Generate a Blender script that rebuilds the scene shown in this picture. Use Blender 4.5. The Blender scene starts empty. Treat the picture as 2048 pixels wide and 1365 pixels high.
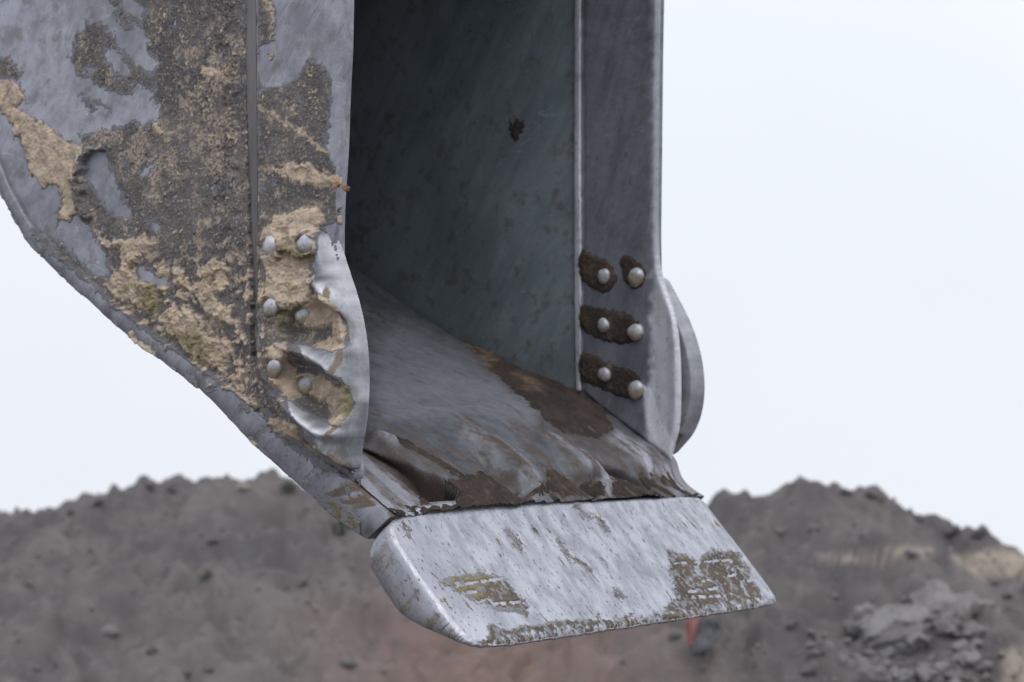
import bpy, bmesh, math, random
import numpy as np
from mathutils import Matrix, Vector
random.seed(7); rng = np.random.default_rng(11)
S = bpy.context.scene
COL = S.collection

# ------------------------------------------------------------------ camera
F = 4000.0                                   # focal length in photo pixels (2048 wide)
PITCH = math.atan((1130 - 682.5) / F)        # horizon sits at photo row 1130
CAMZ = 1.6
cam_d = bpy.data.cameras.new('camera'); cam = bpy.data.objects.new('camera', cam_d); COL.objects.link(cam)
cam_d.sensor_width = 36.0; cam_d.lens = 36.0 * F / 2048.0
cam_d.clip_start = 0.05; cam_d.clip_end = 2000
cam.location = (0, 0, CAMZ); cam.rotation_euler = (math.radians(90) + PITCH, 0, 0)
cam_d.dof.use_dof = True; cam_d.dof.focus_distance = 4.0; cam_d.dof.aperture_fstop = 3.8
S.camera = cam
S.view_settings.view_transform = 'Standard'; S.view_settings.look = 'None'
S.view_settings.exposure = 0.0; S.view_settings.gamma = 1.0

# ------------------------------------------------------------------ sky and sun (bright overcast)
W = bpy.data.worlds.new('World'); S.world = W; W.use_nodes = True
nt = W.node_tree; nt.nodes.clear(); N = nt.nodes.new; LK = nt.links.new
SUN_EL, SUN_AZ = math.radians(50), math.radians(168)    # azimuth clockwise from +Y
sky = N('ShaderNodeTexSky'); sky.sky_type = 'NISHITA'; sky.sun_disc = False
sky.sun_elevation = SUN_EL; sky.sun_rotation = SUN_AZ; sky.dust_density = 3.0
b1 = N('ShaderNodeBackground'); b1.inputs['Strength'].default_value = 0.05; LK(sky.outputs[0], b1.inputs['Color'])
tc = N('ShaderNodeTexCoord'); sx = N('ShaderNodeSeparateXYZ'); LK(tc.outputs['Generated'], sx.inputs[0])
rp = N('ShaderNodeValToRGB'); LK(sx.outputs['Z'], rp.inputs[0])
cr = rp.color_ramp; cr.elements[0].position = 0.0; cr.elements[0].color = (0.845, 0.88, 0.95, 1)
cr.elements[1].position = 1.0; cr.elements[1].color = (1.12, 1.15, 1.22, 1)
e = cr.elements.new(0.14); e.color = (0.84, 0.878, 0.95, 1)
e = cr.elements.new(0.45); e.color = (0.95, 1.0, 1.07, 1)
cn = N('ShaderNodeTexNoise'); cn.inputs['Scale'].default_value = 2.2; cn.inputs['Detail'].default_value = 3
LK(tc.outputs['Generated'], cn.inputs['Vector'])
mr = N('ShaderNodeMapRange'); mr.inputs[1].default_value = .3; mr.inputs[2].default_value = .7
mr.inputs[3].default_value = 0.97; mr.inputs[4].default_value = 1.04; LK(cn.outputs[0], mr.inputs[0])
vm = N('ShaderNodeVectorMath'); vm.operation = 'SCALE'; LK(rp.outputs[0], vm.inputs[0]); LK(mr.outputs[0], vm.inputs['Scale'])
b2 = N('ShaderNodeBackground'); b2.inputs['Strength'].default_value = 1.10; LK(vm.outputs[0], b2.inputs['Color'])
mx = N('ShaderNodeMixShader'); mx.inputs[0].default_value = 0.92
LK(b1.outputs[0], mx.inputs[1]); LK(b2.outputs[0], mx.inputs[2])
wo = N('ShaderNodeOutputWorld'); LK(mx.outputs[0], wo.inputs['Surface'])
sd = bpy.data.lights.new('sun', 'SUN'); sd.energy = 1.05; sd.angle = math.radians(35); sd.color = (1.0, 0.97, 0.93)
so = bpy.data.objects.new('sun', sd); COL.objects.link(so)
sdir = Vector((math.sin(SUN_AZ) * math.cos(SUN_EL), math.cos(SUN_AZ) * math.cos(SUN_EL), math.sin(SUN_EL)))
so.rotation_euler = sdir.to_track_quat('Z', 'Y').to_euler(); so.location = sdir * 30

# ------------------------------------------------------------------ numpy helpers
def sm(a, b, x):
    t = np.clip((x - a) / (b - a), 0, 1); return t * t * (3 - 2 * t)
def _hash(i, j, seed):
    n = (i.astype(np.int64) * 374761393 + j.astype(np.int64) * 668265263 + seed * 974711) & 0xffffffff
    n = ((n ^ (n >> 13)) * 1274126177) & 0xffffffff
    n = ((n ^ (n >> 16)) * 2246822519) & 0xffffffff
    return ((n ^ (n >> 15)) & 0xffff) / 65535.0
def vnoise(x, y, seed=0):
    """gradient noise, about -1..1"""
    xi = np.floor(x); yi = np.floor(y); fx = x - xi; fy = y - yi
    def g(di, dj):
        a = _hash(xi + di, yi + dj, seed) * 2 * np.pi
        return np.cos(a) * (fx - di) + np.sin(a) * (fy - dj)
    ux = fx * fx * fx * (fx * (fx * 6 - 15) + 10); uy = fy * fy * fy * (fy * (fy * 6 - 15) + 10)
    a = g(0, 0) * (1 - ux) + g(1, 0) * ux; b = g(0, 1) * (1 - ux) + g(1, 1) * ux
    return (a * (1 - uy) + b * uy) * 1.5
def fbm(x, y, size, octv=4, seed=0, gain=.5):
    s = 0; a = 1; t = 0; f = 1 / size
    for k in range(octv):
        s = s + a * vnoise(x * f + 13.7 * k, y * f - 7.3 * k, seed + k * 17); t += a; a *= gain; f *= 2.03
    return s / t
def billow(x, y, size, octv=3, seed=0, gain=.5):
    s = 0; a = 1; t = 0; f = 1 / size
    for k in range(octv):
        s = s + a * (1 - 2 * np.abs(vnoise(x * f + 3.1 * k, y * f + 5.9 * k, seed + k * 23))); t += a; a *= gain; f *= 2.1
    return s / t
def seg_d(x, y, a, b):
    ax, ay = a; dx, dy = b[0] - ax, b[1] - ay; L = dx * dx + dy * dy + 1e-18
    t = np.clip(((x - ax) * dx + (y - ay) * dy) / L, 0, 1)
    return (x - ax - t * dx) ** 2 + (y - ay - t * dy) ** 2
def sdf(x, y, poly):
    """signed distance to a closed polygon, negative inside"""
    d = np.full(x.shape, 1e18); ins = np.zeros(x.shape, bool); n = len(poly)
    for k in range(n):
        a = poly[k]; b = poly[(k + 1) % n]
        d = np.minimum(d, seg_d(x, y, a, b))
        c = (a[1] > y) != (b[1] > y)
        if a[1] != b[1]:
            ins ^= c & (x < (b[0] - a[0]) * (y - a[1]) / (b[1] - a[1]) + a[0])
    d = np.sqrt(d); return np.where(ins, -d, d)
def ldist(x, y, pts):
    d = np.full(x.shape, 1e18)
    for a, b in zip(pts[:-1], pts[1:]): d = np.minimum(d, seg_d(x, y, a, b))
    return np.sqrt(d)
def union(x, y, polys):
    d = np.full(x.shape, 1e9)
    for p in polys: d = np.minimum(d, sdf(x, y, p))
    return d
def smooth_poly(pts, n=3, closed=True):
    """Chaikin corner cutting"""
    P = [tuple(p) for p in pts]
    for _ in range(n):
        Q = []; m = len(P)
        rngk = range(m if closed else m - 1)
        if not closed: Q.append(P[0])
        for k in rngk:
            a, b = P[k], P[(k + 1) % m]
            Q += [(a[0] * .75 + b[0] * .25, a[1] * .75 + b[1] * .25), (a[0] * .25 + b[0] * .75, a[1] * .25 + b[1] * .75)]
        if not closed: Q.append(P[-1])
        P = Q
    return P
def resample(pts, n):
    P = np.array(pts, float); d = np.r_[0, np.cumsum(np.hypot(*np.diff(P, axis=0).T))]
    t = np.linspace(0, d[-1], n)
    return np.c_[np.interp(t, d, P[:, 0]), np.interp(t, d, P[:, 1])]

# ------------------------------------------------------------------ bucket frame
def nz(v): return v / np.linalg.norm(v)
wv = nz(np.array([3113.0, -135.0, 4000.0]))             # width axis, camera space (right, up, forward)
vv = np.array([0, 1.0, 0]); vv = nz(vv - wv * vv.dot(wv))
uv_ = np.cross(wv, vv); uv_ = uv_ if uv_[0] > 0 else -uv_
P0 = np.array([720 - 1024.0, 682.5 - 935.0, F]) * (4.0 / F)
BW = 1.113                                               # distance between the two side plates
def uvp(px, py, w=0.0):
    """point of the plane at width w seen at that place of the photograph -> (u, v)"""
    r = np.array([px - 1024.0, 682.5 - py, F])
    t = (P0.dot(wv) + w) / r.dot(wv); P = r * t - P0
    return (P.dot(uv_), P.dot(vv))
def UV(pts, w=0.0): return [uvp(a, b, w) for a, b in pts]
def proj(u, w, v):
    X = P0[0] + u * uv_[0] + w * wv[0] + v * vv[0]
    Y = P0[1] + u * uv_[1] + w * wv[1] + v * vv[1]
    Z = P0[2] + u * uv_[2] + w * wv[2] + v * vv[2]
    return 1024 + F * X / Z, 682.5 - F * Y / Z
Rc = Matrix.Rotation(math.radians(90) + PITCH, 3, 'X')
def c2w(p): return Rc @ Vector((p[0], p[1], -p[2]))
BM = Matrix.Identity(4)
for k, ax in enumerate((uv_, wv, vv)):
    c = c2w(ax)
    for r in range(3): BM[r][k] = c[r]
c = c2w(P0) + Vector((0, 0, CAMZ))
for r in range(3): BM[r][3] = c[r]

# ------------------------------------------------------------------ materials
def hexlin(r, g, b): return tuple(((c / 255) / 12.92 if c < 10 else ((c / 255 + .055) / 1.055) ** 2.4) for c in (r, g, b))
class MT:
    def __init__(s, name):
        s.m = bpy.data.materials.new(name); s.m.use_nodes = True; s.t = s.m.node_tree; s.t.nodes.clear()
        s.out = s.n('ShaderNodeOutputMaterial'); s.p = s.n('ShaderNodeBsdfPrincipled'); s.l(s.p.outputs[0], s.out.inputs[0])
        s.co = s.n('ShaderNodeTexCoord').outputs['Object']
    def n(s, k): return s.t.nodes.new(k)
    def l(s, a, b): s.t.links.new(a, b)
    def noise(s, scale, det=4, rough=.55, stretch=None, dist=0, off=0):
        v = s.co
        if stretch or off:
            m = s.n('ShaderNodeMapping'); s.l(v, m.inputs[0])
            if stretch:
                m.vector_type = 'TEXTURE'; m.inputs['Rotation'].default_value = stretch[0]; m.inputs['Scale'].default_value = tuple(1 / q for q in stretch[1])
            m.inputs['Location'].default_value = (off, off * 1.7, -off); v = m.outputs[0]
        t = s.n('ShaderNodeTexNoise'); t.inputs['Scale'].default_value = scale; t.inputs['Detail'].default_value = det
        t.inputs['Roughness'].default_value = rough; t.inputs['Distortion'].default_value = dist
        s.l(v, t.inputs['Vector']); return t.outputs[0]
    def rng(s, x, a, b, c=0., d=1., smooth=True):
        r = s.n('ShaderNodeMapRange'); r.interpolation_type = 'SMOOTHSTEP' if smooth else 'LINEAR'
        for i, q in enumerate((a, b, c, d)): r.inputs[i + 1].default_value = q
        s.l(x, r.inputs[0]); return r.outputs[0]
    def mix(s, f, a, b):
        m = s.n('ShaderNodeMix'); m.data_type = 'RGBA'
        if isinstance(f, (int, float)): m.inputs[0].default_value = f
        else: s.l(f, m.inputs[0])
        for q, i in ((a, 6), (b, 7)):
            if isinstance(q, tuple): m.inputs[i].default_value = (*q, 1)
            else: s.l(q, m.inputs[i])
        return m.outputs[2]
    def fm(s, f, a, b):
        m = s.n('ShaderNodeMix'); m.data_type = 'FLOAT'; s.l(f, m.inputs[0])
        for q, i in ((a, 2), (b, 3)):
            if isinstance(q, (int, float)): m.inputs[i].default_value = q
            else: s.l(q, m.inputs[i])
        return m.outputs[0]
    def mth(s, op, a, b=0.):
        m = s.n('ShaderNodeMath'); m.operation = op; m.use_clamp = op not in ('SUBTRACT',)
        for i, q in enumerate((a, b)):
            if isinstance(q, (int, float)): m.inputs[i].default_value = q
            else: s.l(q, m.inputs[i])
        return m.outputs[0]
    def att(s, name):
        a = s.n('ShaderNodeAttribute'); a.attribute_name = name; return a.outputs['Fac']
    def bump(s, x, strength, dist, prev=None):
        b = s.n('ShaderNodeBump'); b.inputs['Strength'].default_value = strength; b.inputs['Distance'].default_value = dist
        s.l(x, b.inputs['Height'])
        if prev: s.l(prev, b.inputs['Normal'])
        return b.outputs[0]
    def done(s, col, rough, metal=0., nrm=None, spec=.5):
        for q, k in ((col, 'Base Color'), (rough, 'Roughness'), (metal, 'Metallic'), (spec, 'Specular IOR Level')):
            if isinstance(q, tuple): s.p.inputs[k].default_value = (*q, 1)
            elif isinstance(q, (int, float)): s.p.inputs[k].default_value = q
            else: s.l(q, s.p.inputs[k])
        if nrm: s.l(nrm, s.p.inputs['Normal'])
        return s.m

def steel(name, lo, hi, wearc=(.60, .61, .66), dirtc=(.085, .065, .05), metal=.35, r0=.42, r1=.6, grime=.5, streak=(0, 0, 0), specks=.5, an=.16, ds=(.34, .62)):
    t = MT(name)
    big = t.noise(3.2, 5, .6, dist=.4); mid = t.noise(26, 5, .62, off=3)
    st = t.noise(24, 5, .65, stretch=((0, streak[0], 0), (1.0, 1.0, an)), off=1)
    sc = t.noise(240, 2, .6, stretch=((0, streak[1], 0), (1, 1, .03)), off=5)
    fine = t.noise(420, 3, .7)
    a = t.rng(t.mth('ADD', t.mth('MULTIPLY', big, .55), t.mth('MULTIPLY', st, .45)), .36, .64)
    c = t.mix(a, lo, hi)
    c = t.mix(t.mth('MULTIPLY', t.rng(sc, .66, .74), .55), c, tuple(min(1, x * 1.5) for x in hi))
    c = t.mix(t.mth('MULTIPLY', t.rng(sc, .34, .27), .5), c, tuple(x * .55 for x in lo))
    for sc_, off_, st_, lw, dk_, am in ((9, 12, ((.3, streak[0], 0), (1, 1, .06)), .0035, .45, .5), (16, 15, ((.2, streak[0] + 1.1, 0), (1, 1, .04)), .004, 1.55, .45), (30, 18, ((.5, 2.2, .4), (1, 1, .1)), .006, .55, .35)):
        ln = t.noise(sc_, 1.5, .5, stretch=st_, off=off_); brk = t.noise(11, 3, .6, off=off_ + 2)
        k_ = t.mth('MULTIPLY', t.mth('MULTIPLY', t.rng(t.mth('ABSOLUTE', t.mth('SUBTRACT', ln, .5, )), lw, 0), t.rng(brk, .46, .56)), am)
        c = t.mix(k_, c, tuple(min(.9, x * dk_) for x in hi))
    mot = t.noise(75, 5, .75, off=21); c = t.mix(t.mth('MULTIPLY', t.rng(mot, .5, .72), .38), c, tuple(x * .62 for x in lo))
    g = t.mth('MULTIPLY', t.rng(mid, .52, .68), grime)
    c = t.mix(g, c, dirtc)
    w = t.mth('MULTIPLY', t.att('wear_light'), t.rng(t.mth('ADD', t.mth('MULTIPLY', st, .5), t.mth('MULTIPLY', mid, .5)), .28, .5, .45, 1))
    c = t.mix(w, c, wearc)
    spk = t.noise(150, 3, .7, stretch=((0, streak[0], 0), (1, 1, .45)), off=9)
    sp = t.mth('MULTIPLY', t.rng(spk, .60, .66), specks); c = t.mix(sp, c, (.10, .10, .10))
    dn = t.noise(60, 6, .72, off=31); d = t.rng(t.mth('ADD', t.mth('MULTIPLY', t.att('dirt_shade'), 1.0), t.mth('MULTIPLY', t.mth('SUBTRACT', dn, .5), 1.5)), *ds); d = t.mth('MULTIPLY', d, t.rng(t.att('dirt_shade'), .02, .2)); c = t.mix(d, c, t.mix(t.rng(fine, .4, .65), dirtc, tuple(x * 1.9 for x in dirtc)))
    r = t.fm(t.rng(mid, .3, .7), r0, r1); r = t.fm(d, r, .85)
    m = t.fm(d, metal, 0.0)
    n = t.bump(fine, .22, .0006); n = t.bump(mid, .35, .0022, n); n = t.bump(st, .2, .002, n)
    return t.done(c, r, m, n)
STEEL_OUT = steel('worn_grey_steel', (.205, .21, .245), (.40, .41, .465), dirtc=(.165,.152,.147), grime=.55, r0=.40, r1=.58, streak=(.75, .7), specks=.25, an=.6)
STEEL_SHELL = steel('wrapper_steel', (.15, .155, .175), (.29, .295, .335), grime=.55, r0=.38, r1=.6, streak=(.8, .8))
STEEL_IN = steel('dark_inner_steel', (.130, .163, .180), (.215, .255, .278), wearc=(.40, .41, .46), grime=.5, metal=.2, r0=.4, r1=.6, streak=(.5, .9), specks=.35)  # darker and bluer than the outer steel
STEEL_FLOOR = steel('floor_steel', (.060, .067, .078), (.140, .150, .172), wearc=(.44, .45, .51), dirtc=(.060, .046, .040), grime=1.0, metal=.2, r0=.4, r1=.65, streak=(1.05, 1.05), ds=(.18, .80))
STEEL_BLADE = steel('polished_blade_steel', (.25, .26, .30), (.40, .41, .46), wearc=(.56, .57, .63), dirtc=(.13, .112, .095), grime=.3, metal=.5, r0=.28, r1=.5, streak=(-.65, -.6), specks=.9)
STEEL_CAST = steel('cast_cutter_steel', (.15, .16, .18), (.33, .34, .375), wearc=(.66, .67, .72), dirtc=(.15, .12, .085), grime=.6, metal=.2, r0=.42, r1=.62, streak=(.1, .0), specks=.35)
STEEL_BOLT = steel('bolt_steel', (.33, .335, .36), (.52, .53, .57), dirtc=(.2,.17,.13), grime=.5, metal=.35, r0=.4, r1=.6, specks=.5)

def mudmat(name, dark, dark2, tan, tan2, moss=(.17, .15, .045), speck=(.42, .36, .28), rough=.9, spk=.6, bs=1., filmc=(.20, .20, .225)):
    t = MT(name)
    a = t.noise(38, 6, .7); b = t.noise(150, 5, .75, off=2); f = t.noise(520, 3, .7, off=4); big = t.noise(9, 4, .6, off=8)
    c = t.mix(t.rng(big, .38, .62), dark, dark2)
    c = t.mix(t.mth('MULTIPLY', t.rng(b, .55, .66), spk), c, speck)
    tt = t.mix(t.rng(a, .35, .65), tan, tan2)
    tt = t.mix(t.mth('MULTIPLY', t.rng(f, .52, .70), .28), tt, tuple(x * .5 for x in tan))
    c = t.mix(t.att('tan'), c, tt)
    c = t.mix(t.mth('MULTIPLY', t.att('moss'), t.rng(a, .3, .6, .4, 1)), c, moss)
    fl = t.rng(t.mth('ADD', t.att('film'), t.mth('MULTIPLY', t.mth('SUBTRACT', b, .5), 1.6)), .35, .65); fl = t.mth('MULTIPLY', fl, t.rng(t.att('film'), .02, .2)); c = t.mix(fl, c, t.mix(t.rng(f, .4, .65), filmc, tuple(x * 1.35 for x in filmc)))
    c = t.mix(t.att('orange'), c, (.52, .22, .03)); rough = t.fm(fl, rough, .55)
    n = t.bump(f, .8 * bs, .0022); n = t.bump(b, 1. * bs, .006, n)
    return t.done(c, rough, 0., n, .25)
_mm = mudmat
MUD = mudmat('dried_mud', (.135, .128, .130), (.20, .182, .176), (.82, .65, .53), (.72, .585, .41), speck=(.60, .54, .48), spk=.75)
MUD_IN = mudmat('brown_mud', (.048, .040, .036), (.078, .058, .050), (.33, .235, .165), (.16, .115, .08), moss=(.105, .08, .035), speck=(.17, .13, .10), spk=.5, rough=.8)
MUD_BLADE = mudmat('crusted_mud', (.125, .105, .088), (.19, .155, .122), (.38, .32, .19), (.26, .215, .13), speck=(.42, .38, .33), spk=.45, filmc=(.28, .28, .30))
t = MT('mud_filmed_bevel'); b = t.noise(12, 5, .6, stretch=((0, 0, 0), (1, 1, .2))); f = t.noise(200, 3, .7)
STRIP = t.done(t.mix(t.rng(b, .35, .65), (.095, .088, .088), (.16, .15, .152)), .55, .1, t.bump(f, .3, .0012))

# ------------------------------------------------------------------ mesh helpers
def mesh_obj(name, verts, faces, mat, parent=None, smooth=True, attrs=None, kind=None):
    me = bpy.data.meshes.new(name)
    me.from_pydata([tuple(v) for v in verts] if not isinstance(verts, np.ndarray) else verts.tolist(), [], faces if isinstance(faces, list) else faces.tolist())
    if attrs:
        for k, a in attrs.items():
            at = me.attributes.new(k, 'FLOAT', 'POINT'); at.data.foreach_set('value', np.ascontiguousarray(a, dtype=np.float32))
    me.update(); me.validate()
    o = bpy.data.objects.new(name, me); COL.objects.link(o); me.materials.append(mat)
    if smooth: me.polygons.foreach_set('use_smooth', [True] * len(me.polygons))
    if parent: o.parent = parent
    if kind: o['kind'] = kind
    return o
def recalc(o, bevel=0, seg=3, angle=.5):
    bm = bmesh.new(); bm.from_mesh(o.data); bmesh.ops.remove_doubles(bm, verts=bm.verts, dist=1e-6)
    if bevel:
        es = [e for e in bm.edges if len(e.link_faces) == 2 and e.calc_face_angle(0) > angle]
        bmesh.ops.bevel(bm, geom=es, offset=bevel, segments=seg, profile=.5, affect='EDGES', clamp_overlap=True)
    bmesh.ops.recalc_face_normals(bm, faces=bm.faces); bm.to_mesh(o.data); bm.free(); return o
def autosmooth(o, ang=35):
    bm = bmesh.new(); bm.from_mesh(o.data)
    for e in bm.edges:
        if len(e.link_faces) == 2: e.smooth = e.calc_face_angle(0) < math.radians(ang)
    bm.to_mesh(o.data); bm.free()
def slab(name, poly, w0, w1, mat, parent, bevel=.004, seg=2, rough=0.0, step=.012, seed=0):
    """a plate with the outline poly (u, v) between widths w0 and w1; the edge is slightly uneven"""
    P = np.array(poly, float); P = np.vstack([P, P[:1]])
    L = np.hypot(*np.diff(P, axis=0).T).sum(); n = int(L / step)
    R = resample(P, n + 1)[:-1]
    if rough:
        T = np.roll(R, -1, 0) - np.roll(R, 1, 0); T /= np.linalg.norm(T, axis=1)[:, None] + 1e-9
        d = fbm(R[:, 0], R[:, 1], .05, 4, seed) * rough; R = R + np.c_[T[:, 1], -T[:, 0]] * d[:, None]
    n = len(R); vs = [(a, w0, b) for a, b in R] + [(a, w1, b) for a, b in R]
    fs = [list(range(n)), list(range(2 * n - 1, n - 1, -1))] + [[i, i + n, (i + 1) % n + n, (i + 1) % n] for i in range(n)]
    o = mesh_obj(name, vs, fs, mat, parent); recalc(o, bevel, seg, .9); autosmooth(o, 32); return o
def relief(name, outline, res, w0, side, hf, mat, parent, depth, attrs=None, kind=None):
    """solid plate with modelled face: outline (u,v) polygon, hf(u,v,sd) = height of the face above w0, side=-1 faces the camera side"""
    P = np.array(outline); lo = P.min(0) - 2 * res; hi = P.max(0) + 2 * res
    nx = int((hi[0] - lo[0]) / res) + 1; ny = int((hi[1] - lo[1]) / res) + 1
    U, V = np.meshgrid(lo[0] + np.arange(nx) * res, lo[1] + np.arange(ny) * res, indexing='ij')
    d = sdf(U, V, outline); gx, gy = np.gradient(d, res)
    keepv = d < res * .75
    cell = keepv[:-1, :-1] & keepv[1:, :-1] & keepv[:-1, 1:] & keepv[1:, 1:]
    out = d > -res * .3
    U = np.where(out, U - gx * d, U); V = np.where(out, V - gy * d, V); sd = np.where(out, 0, d)
    H = hf(U, V, sd); idx = np.arange(nx * ny).reshape(nx, ny)
    quads = np.stack([idx[:-1, :-1], idx[1:, :-1], idx[1:, 1:], idx[:-1, 1:]], -1)[cell]
    used, inv = np.unique(quads, return_inverse=True); quads = inv.reshape(-1, 4)
    u = U.ravel()[used]; v = V.ravel()[used]; h = H.ravel()[used]
    vs = np.c_[u, w0 + side * h, v]
    E = {}
    for q in quads.tolist():
        for a, b in ((q[0], q[1]), (q[1], q[2]), (q[2], q[3]), (q[3], q[0])):
            if (b, a) in E: del E[(b, a)]
            else: E[(a, b)] = 1
    be = list(E.keys()); bv = sorted({a for e in be for a in e}); m = {b: i + len(vs) for i, b in enumerate(bv)}
    KR_ = 6 if depth > .004 else 1; nbv = len(bv); rings = []; fs = quads.tolist()
    for l_ in range(1, KR_ + 1):
        rg_ = vs[bv].copy(); f_ = l_ / KR_; rg_[:, 1] = rg_[:, 1] * (1 - f_) + (w0 - side * depth) * f_; rings.append(rg_)
        fs += [[b, a, m[a], m[b]] for a, b in be] if l_ == 1 else [[m[b] + (l_ - 2) * nbv, m[a] + (l_ - 2) * nbv, m[a] + (l_ - 1) * nbv, m[b] + (l_ - 1) * nbv] for a, b in be]
    back = np.vstack(rings)
    A = attrs(u, v, h) if attrs else None
    if A: A = {k: np.r_[a, np.tile(a[bv] * (.2 if k == 'dirt_shade' and KR_ > 1 else 1), KR_)] for k, a in A.items()}
    o = mesh_obj(name, np.vstack([vs, back]), fs, mat, parent, attrs=A, kind=kind)
    recalc(o); bm = bmesh.new(); bm.from_mesh(o.data); bm.verts.ensure_lookup_table()
    sdu = sd.ravel()[used]; near = [v for v in bm.verts if (v.index < len(sdu) and sdu[v.index] > -res * 3) or (v.index >= len(sdu) and KR_ > 1 and v.index < len(sdu) + nbv * (KR_ - 1))]
    for _ in range(14 if KR_ > 1 else 5): bmesh.ops.smooth_vert(bm, verts=near, factor=.5, use_axis_x=True, use_axis_y=True, use_axis_z=True)
    bm.to_mesh(o.data); bm.free(); return o
def heightsheet(name, A, B, pos, nrm, H, mat, parent, attrs, cut=-.0006, kind='stuff'):
    """open crust: grid of base points pos (nx,ny,3) with unit normals nrm and heights H; cells wholly below cut are dropped"""
    nx, ny = H.shape; k = H > cut
    cell = k[:-1, :-1] | k[1:, :-1] | k[:-1, 1:] | k[1:, 1:]
    idx = np.arange(nx * ny).reshape(nx, ny)
    q = np.stack([idx[:-1, :-1], idx[1:, :-1], idx[1:, 1:], idx[:-1, 1:]], -1)[cell]
    used, inv = np.unique(q, return_inverse=True); q = inv.reshape(-1, 4)
    P = (pos + nrm * H[..., None]).reshape(-1, 3)[used]
    return mesh_obj(name, P, q, mat, parent, attrs={k2: a.ravel()[used] for k2, a in attrs.items()}, kind=kind)

# ------------------------------------------------------------------ the bucket
bucket = bpy.data.objects.new('excavator_bucket', None); COL.objects.link(bucket)
bucket.matrix_world = BM; bucket.empty_display_size = .2
bucket['label'] = 'mud-caked grey steel excavator bucket hanging open in mid-air above the earth mounds'
bucket['category'] = 'excavator bucket'
EP = .014            # how far the front edge plates stand proud of the side plates
# outlines, read off the photograph on the plane of each plate; unseen roof added to darken the inside
NEAR_OUT = [(690, -640), (300, -650), (0, -610), (-110, -520), (-150, -380), (-120, -150), (-85, 60), (-45, 230), (0, 372), (30, 432), (60, 485), (120, 545),
            (180, 600), (250, 662), (330, 722), (400, 775), (460, 832), (510, 885), (560, 930), (620, 985), (680, 1040), (742, 1078)]
FAR_IN = [(1310, -378), (560, -378), (400, -350), (300, -280), (270, -150), (290, 20), (350, 180), (450, 310), (560, 425), (700, 530), (815, 615), (930, 692),
          (1040, 742), (1160, 790), (1204, 815), (1270, 865), (1336, 912), (1343, 946), (1360, 972), (1393, 993)]
def offset(P, th):
    T = np.gradient(P, axis=0); T /= np.linalg.norm(T, axis=1)[:, None]
    Nn = np.c_[-T[:, 1], T[:, 0]]; return P + Nn * np.asarray(th)[:, None]
NS = 520
No = resample(smooth_poly(UV(NEAR_OUT), 2, False), NS)
tt = np.linspace(0, 1, NS)
# the inner near profile: offset of the outer one, thickening into the cast lip
th = .026 + .014 * sm(.55, .75, tt) + .045 * sm(.82, .97, tt)
cross = np.sign(np.cross(No[10] - No[0], np.array([0, -1.0]))) or 1
Ni = offset(No, th)
if abs(Ni[NS // 2, 0]) > abs(No[NS // 2, 0]): Ni = offset(No, -th); SGN = -1
else: SGN = 1
Ni[:, :] = Ni
lip_top = np.array(uvp(790, 1033, 0))
k0 = int(NS * .93)
for k in range(k0, NS):                                  # run the inner profile into the top of the blade
    f = (k - k0) / (NS - 1 - k0); f = f * f * (3 - 2 * f); Ni[k] = Ni[k] * (1 - f) + lip_top * f
Fi = resample(smooth_poly(UV(FAR_IN, BW), 2, False), NS)
Fo = offset(Fi, -SGN * th)
# the far profile meets the blade at the same place as the near one
fend = np.array(uvp(742, 1078, 0))
for k in range(k0, NS):
    f = (k - k0) / (NS - 1 - k0); f = f * f * (3 - 2 * f); Fo[k] = Fo[k] * (1 - f) + fend * f
def ruled(a, b, s, w):
    """point on the ruled surface between near profile a and far profile b"""
    x = s * (NS - 1); f = w / BW
    n = [np.interp(x, np.arange(NS), a[:, c]) for c in (0, 1)]; r = [np.interp(x, np.arange(NS), b[:, c]) for c in (0, 1)]
    return n[0] * (1 - f) + r[0] * f, n[1] * (1 - f) + r[1] * f
ws = np.r_[-.014, -.010, 0, .006, .012, np.linspace(.04, BW - .03, 16), BW - .012, BW - .004, BW, BW + .02, BW + .034, BW + .040]
SI, WI = np.meshgrid(np.linspace(0, 1, NS), ws, indexing='ij')
f_edge = (.005 * ((WI < -.012) | (WI > BW + .038)))      # rounded rim
xo, zo = ruled(No, Fo, SI, WI); xi, zi = ruled(Ni, Fi, SI, WI)
mxx = (xi - xo); mzz = (zi - zo); ml = np.hypot(mxx, mzz) + 1e-9
nick = .0035 * fbm(SI * 2.6, WI * .8, .03, 4, 3) + .006 * np.minimum(0, fbm(SI * 2.6, WI, .11, 3, 9) + .1)
nick = nick * (WI < .2)
xo += mxx / ml * (f_edge - nick); zo += mzz / ml * (f_edge - nick); xi -= mxx / ml * f_edge; zi -= mzz / ml * f_edge
low = .070 * sm(.85, .88, SI) * sm(.997, .985, SI) * ((WI > .008) & (WI < BW - .008)); xi -= mxx / ml * low; zi -= mzz / ml * low
pn = NS * len(ws); V3 = np.vstack([np.c_[xo.ravel(), WI.ravel(), zo.ravel()], np.c_[xi.ravel(), WI.ravel(), zi.ravel()]])
m_ = len(ws); fs = []
for i in range(NS - 1):
    for j in range(m_ - 1):
        a = i * m_ + j; fs.append([a, a + 1, a + m_ + 1, a + m_]); a += pn; fs.append([a, a + m_, a + m_ + 1, a + 1])
    for j in (0, m_ - 1):
        a = i * m_ + j; fs.append([a, a + m_, a + m_ + pn, a + pn])
for j in range(m_ - 1):
    for i in (0, NS - 1):
        a = i * m_ + j; fs.append([a, a + 1, a + 1 + pn, a + pn])
spx, spy = proj(V3[:, 0], V3[:, 1], V3[:, 2]); sdt = (.22 + .5 * sm(560, 720, spx)) * sm(-.3, .3, fbm(spx, spy, 30, 4, 291)) * (V3[:, 1] < .3)
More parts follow.
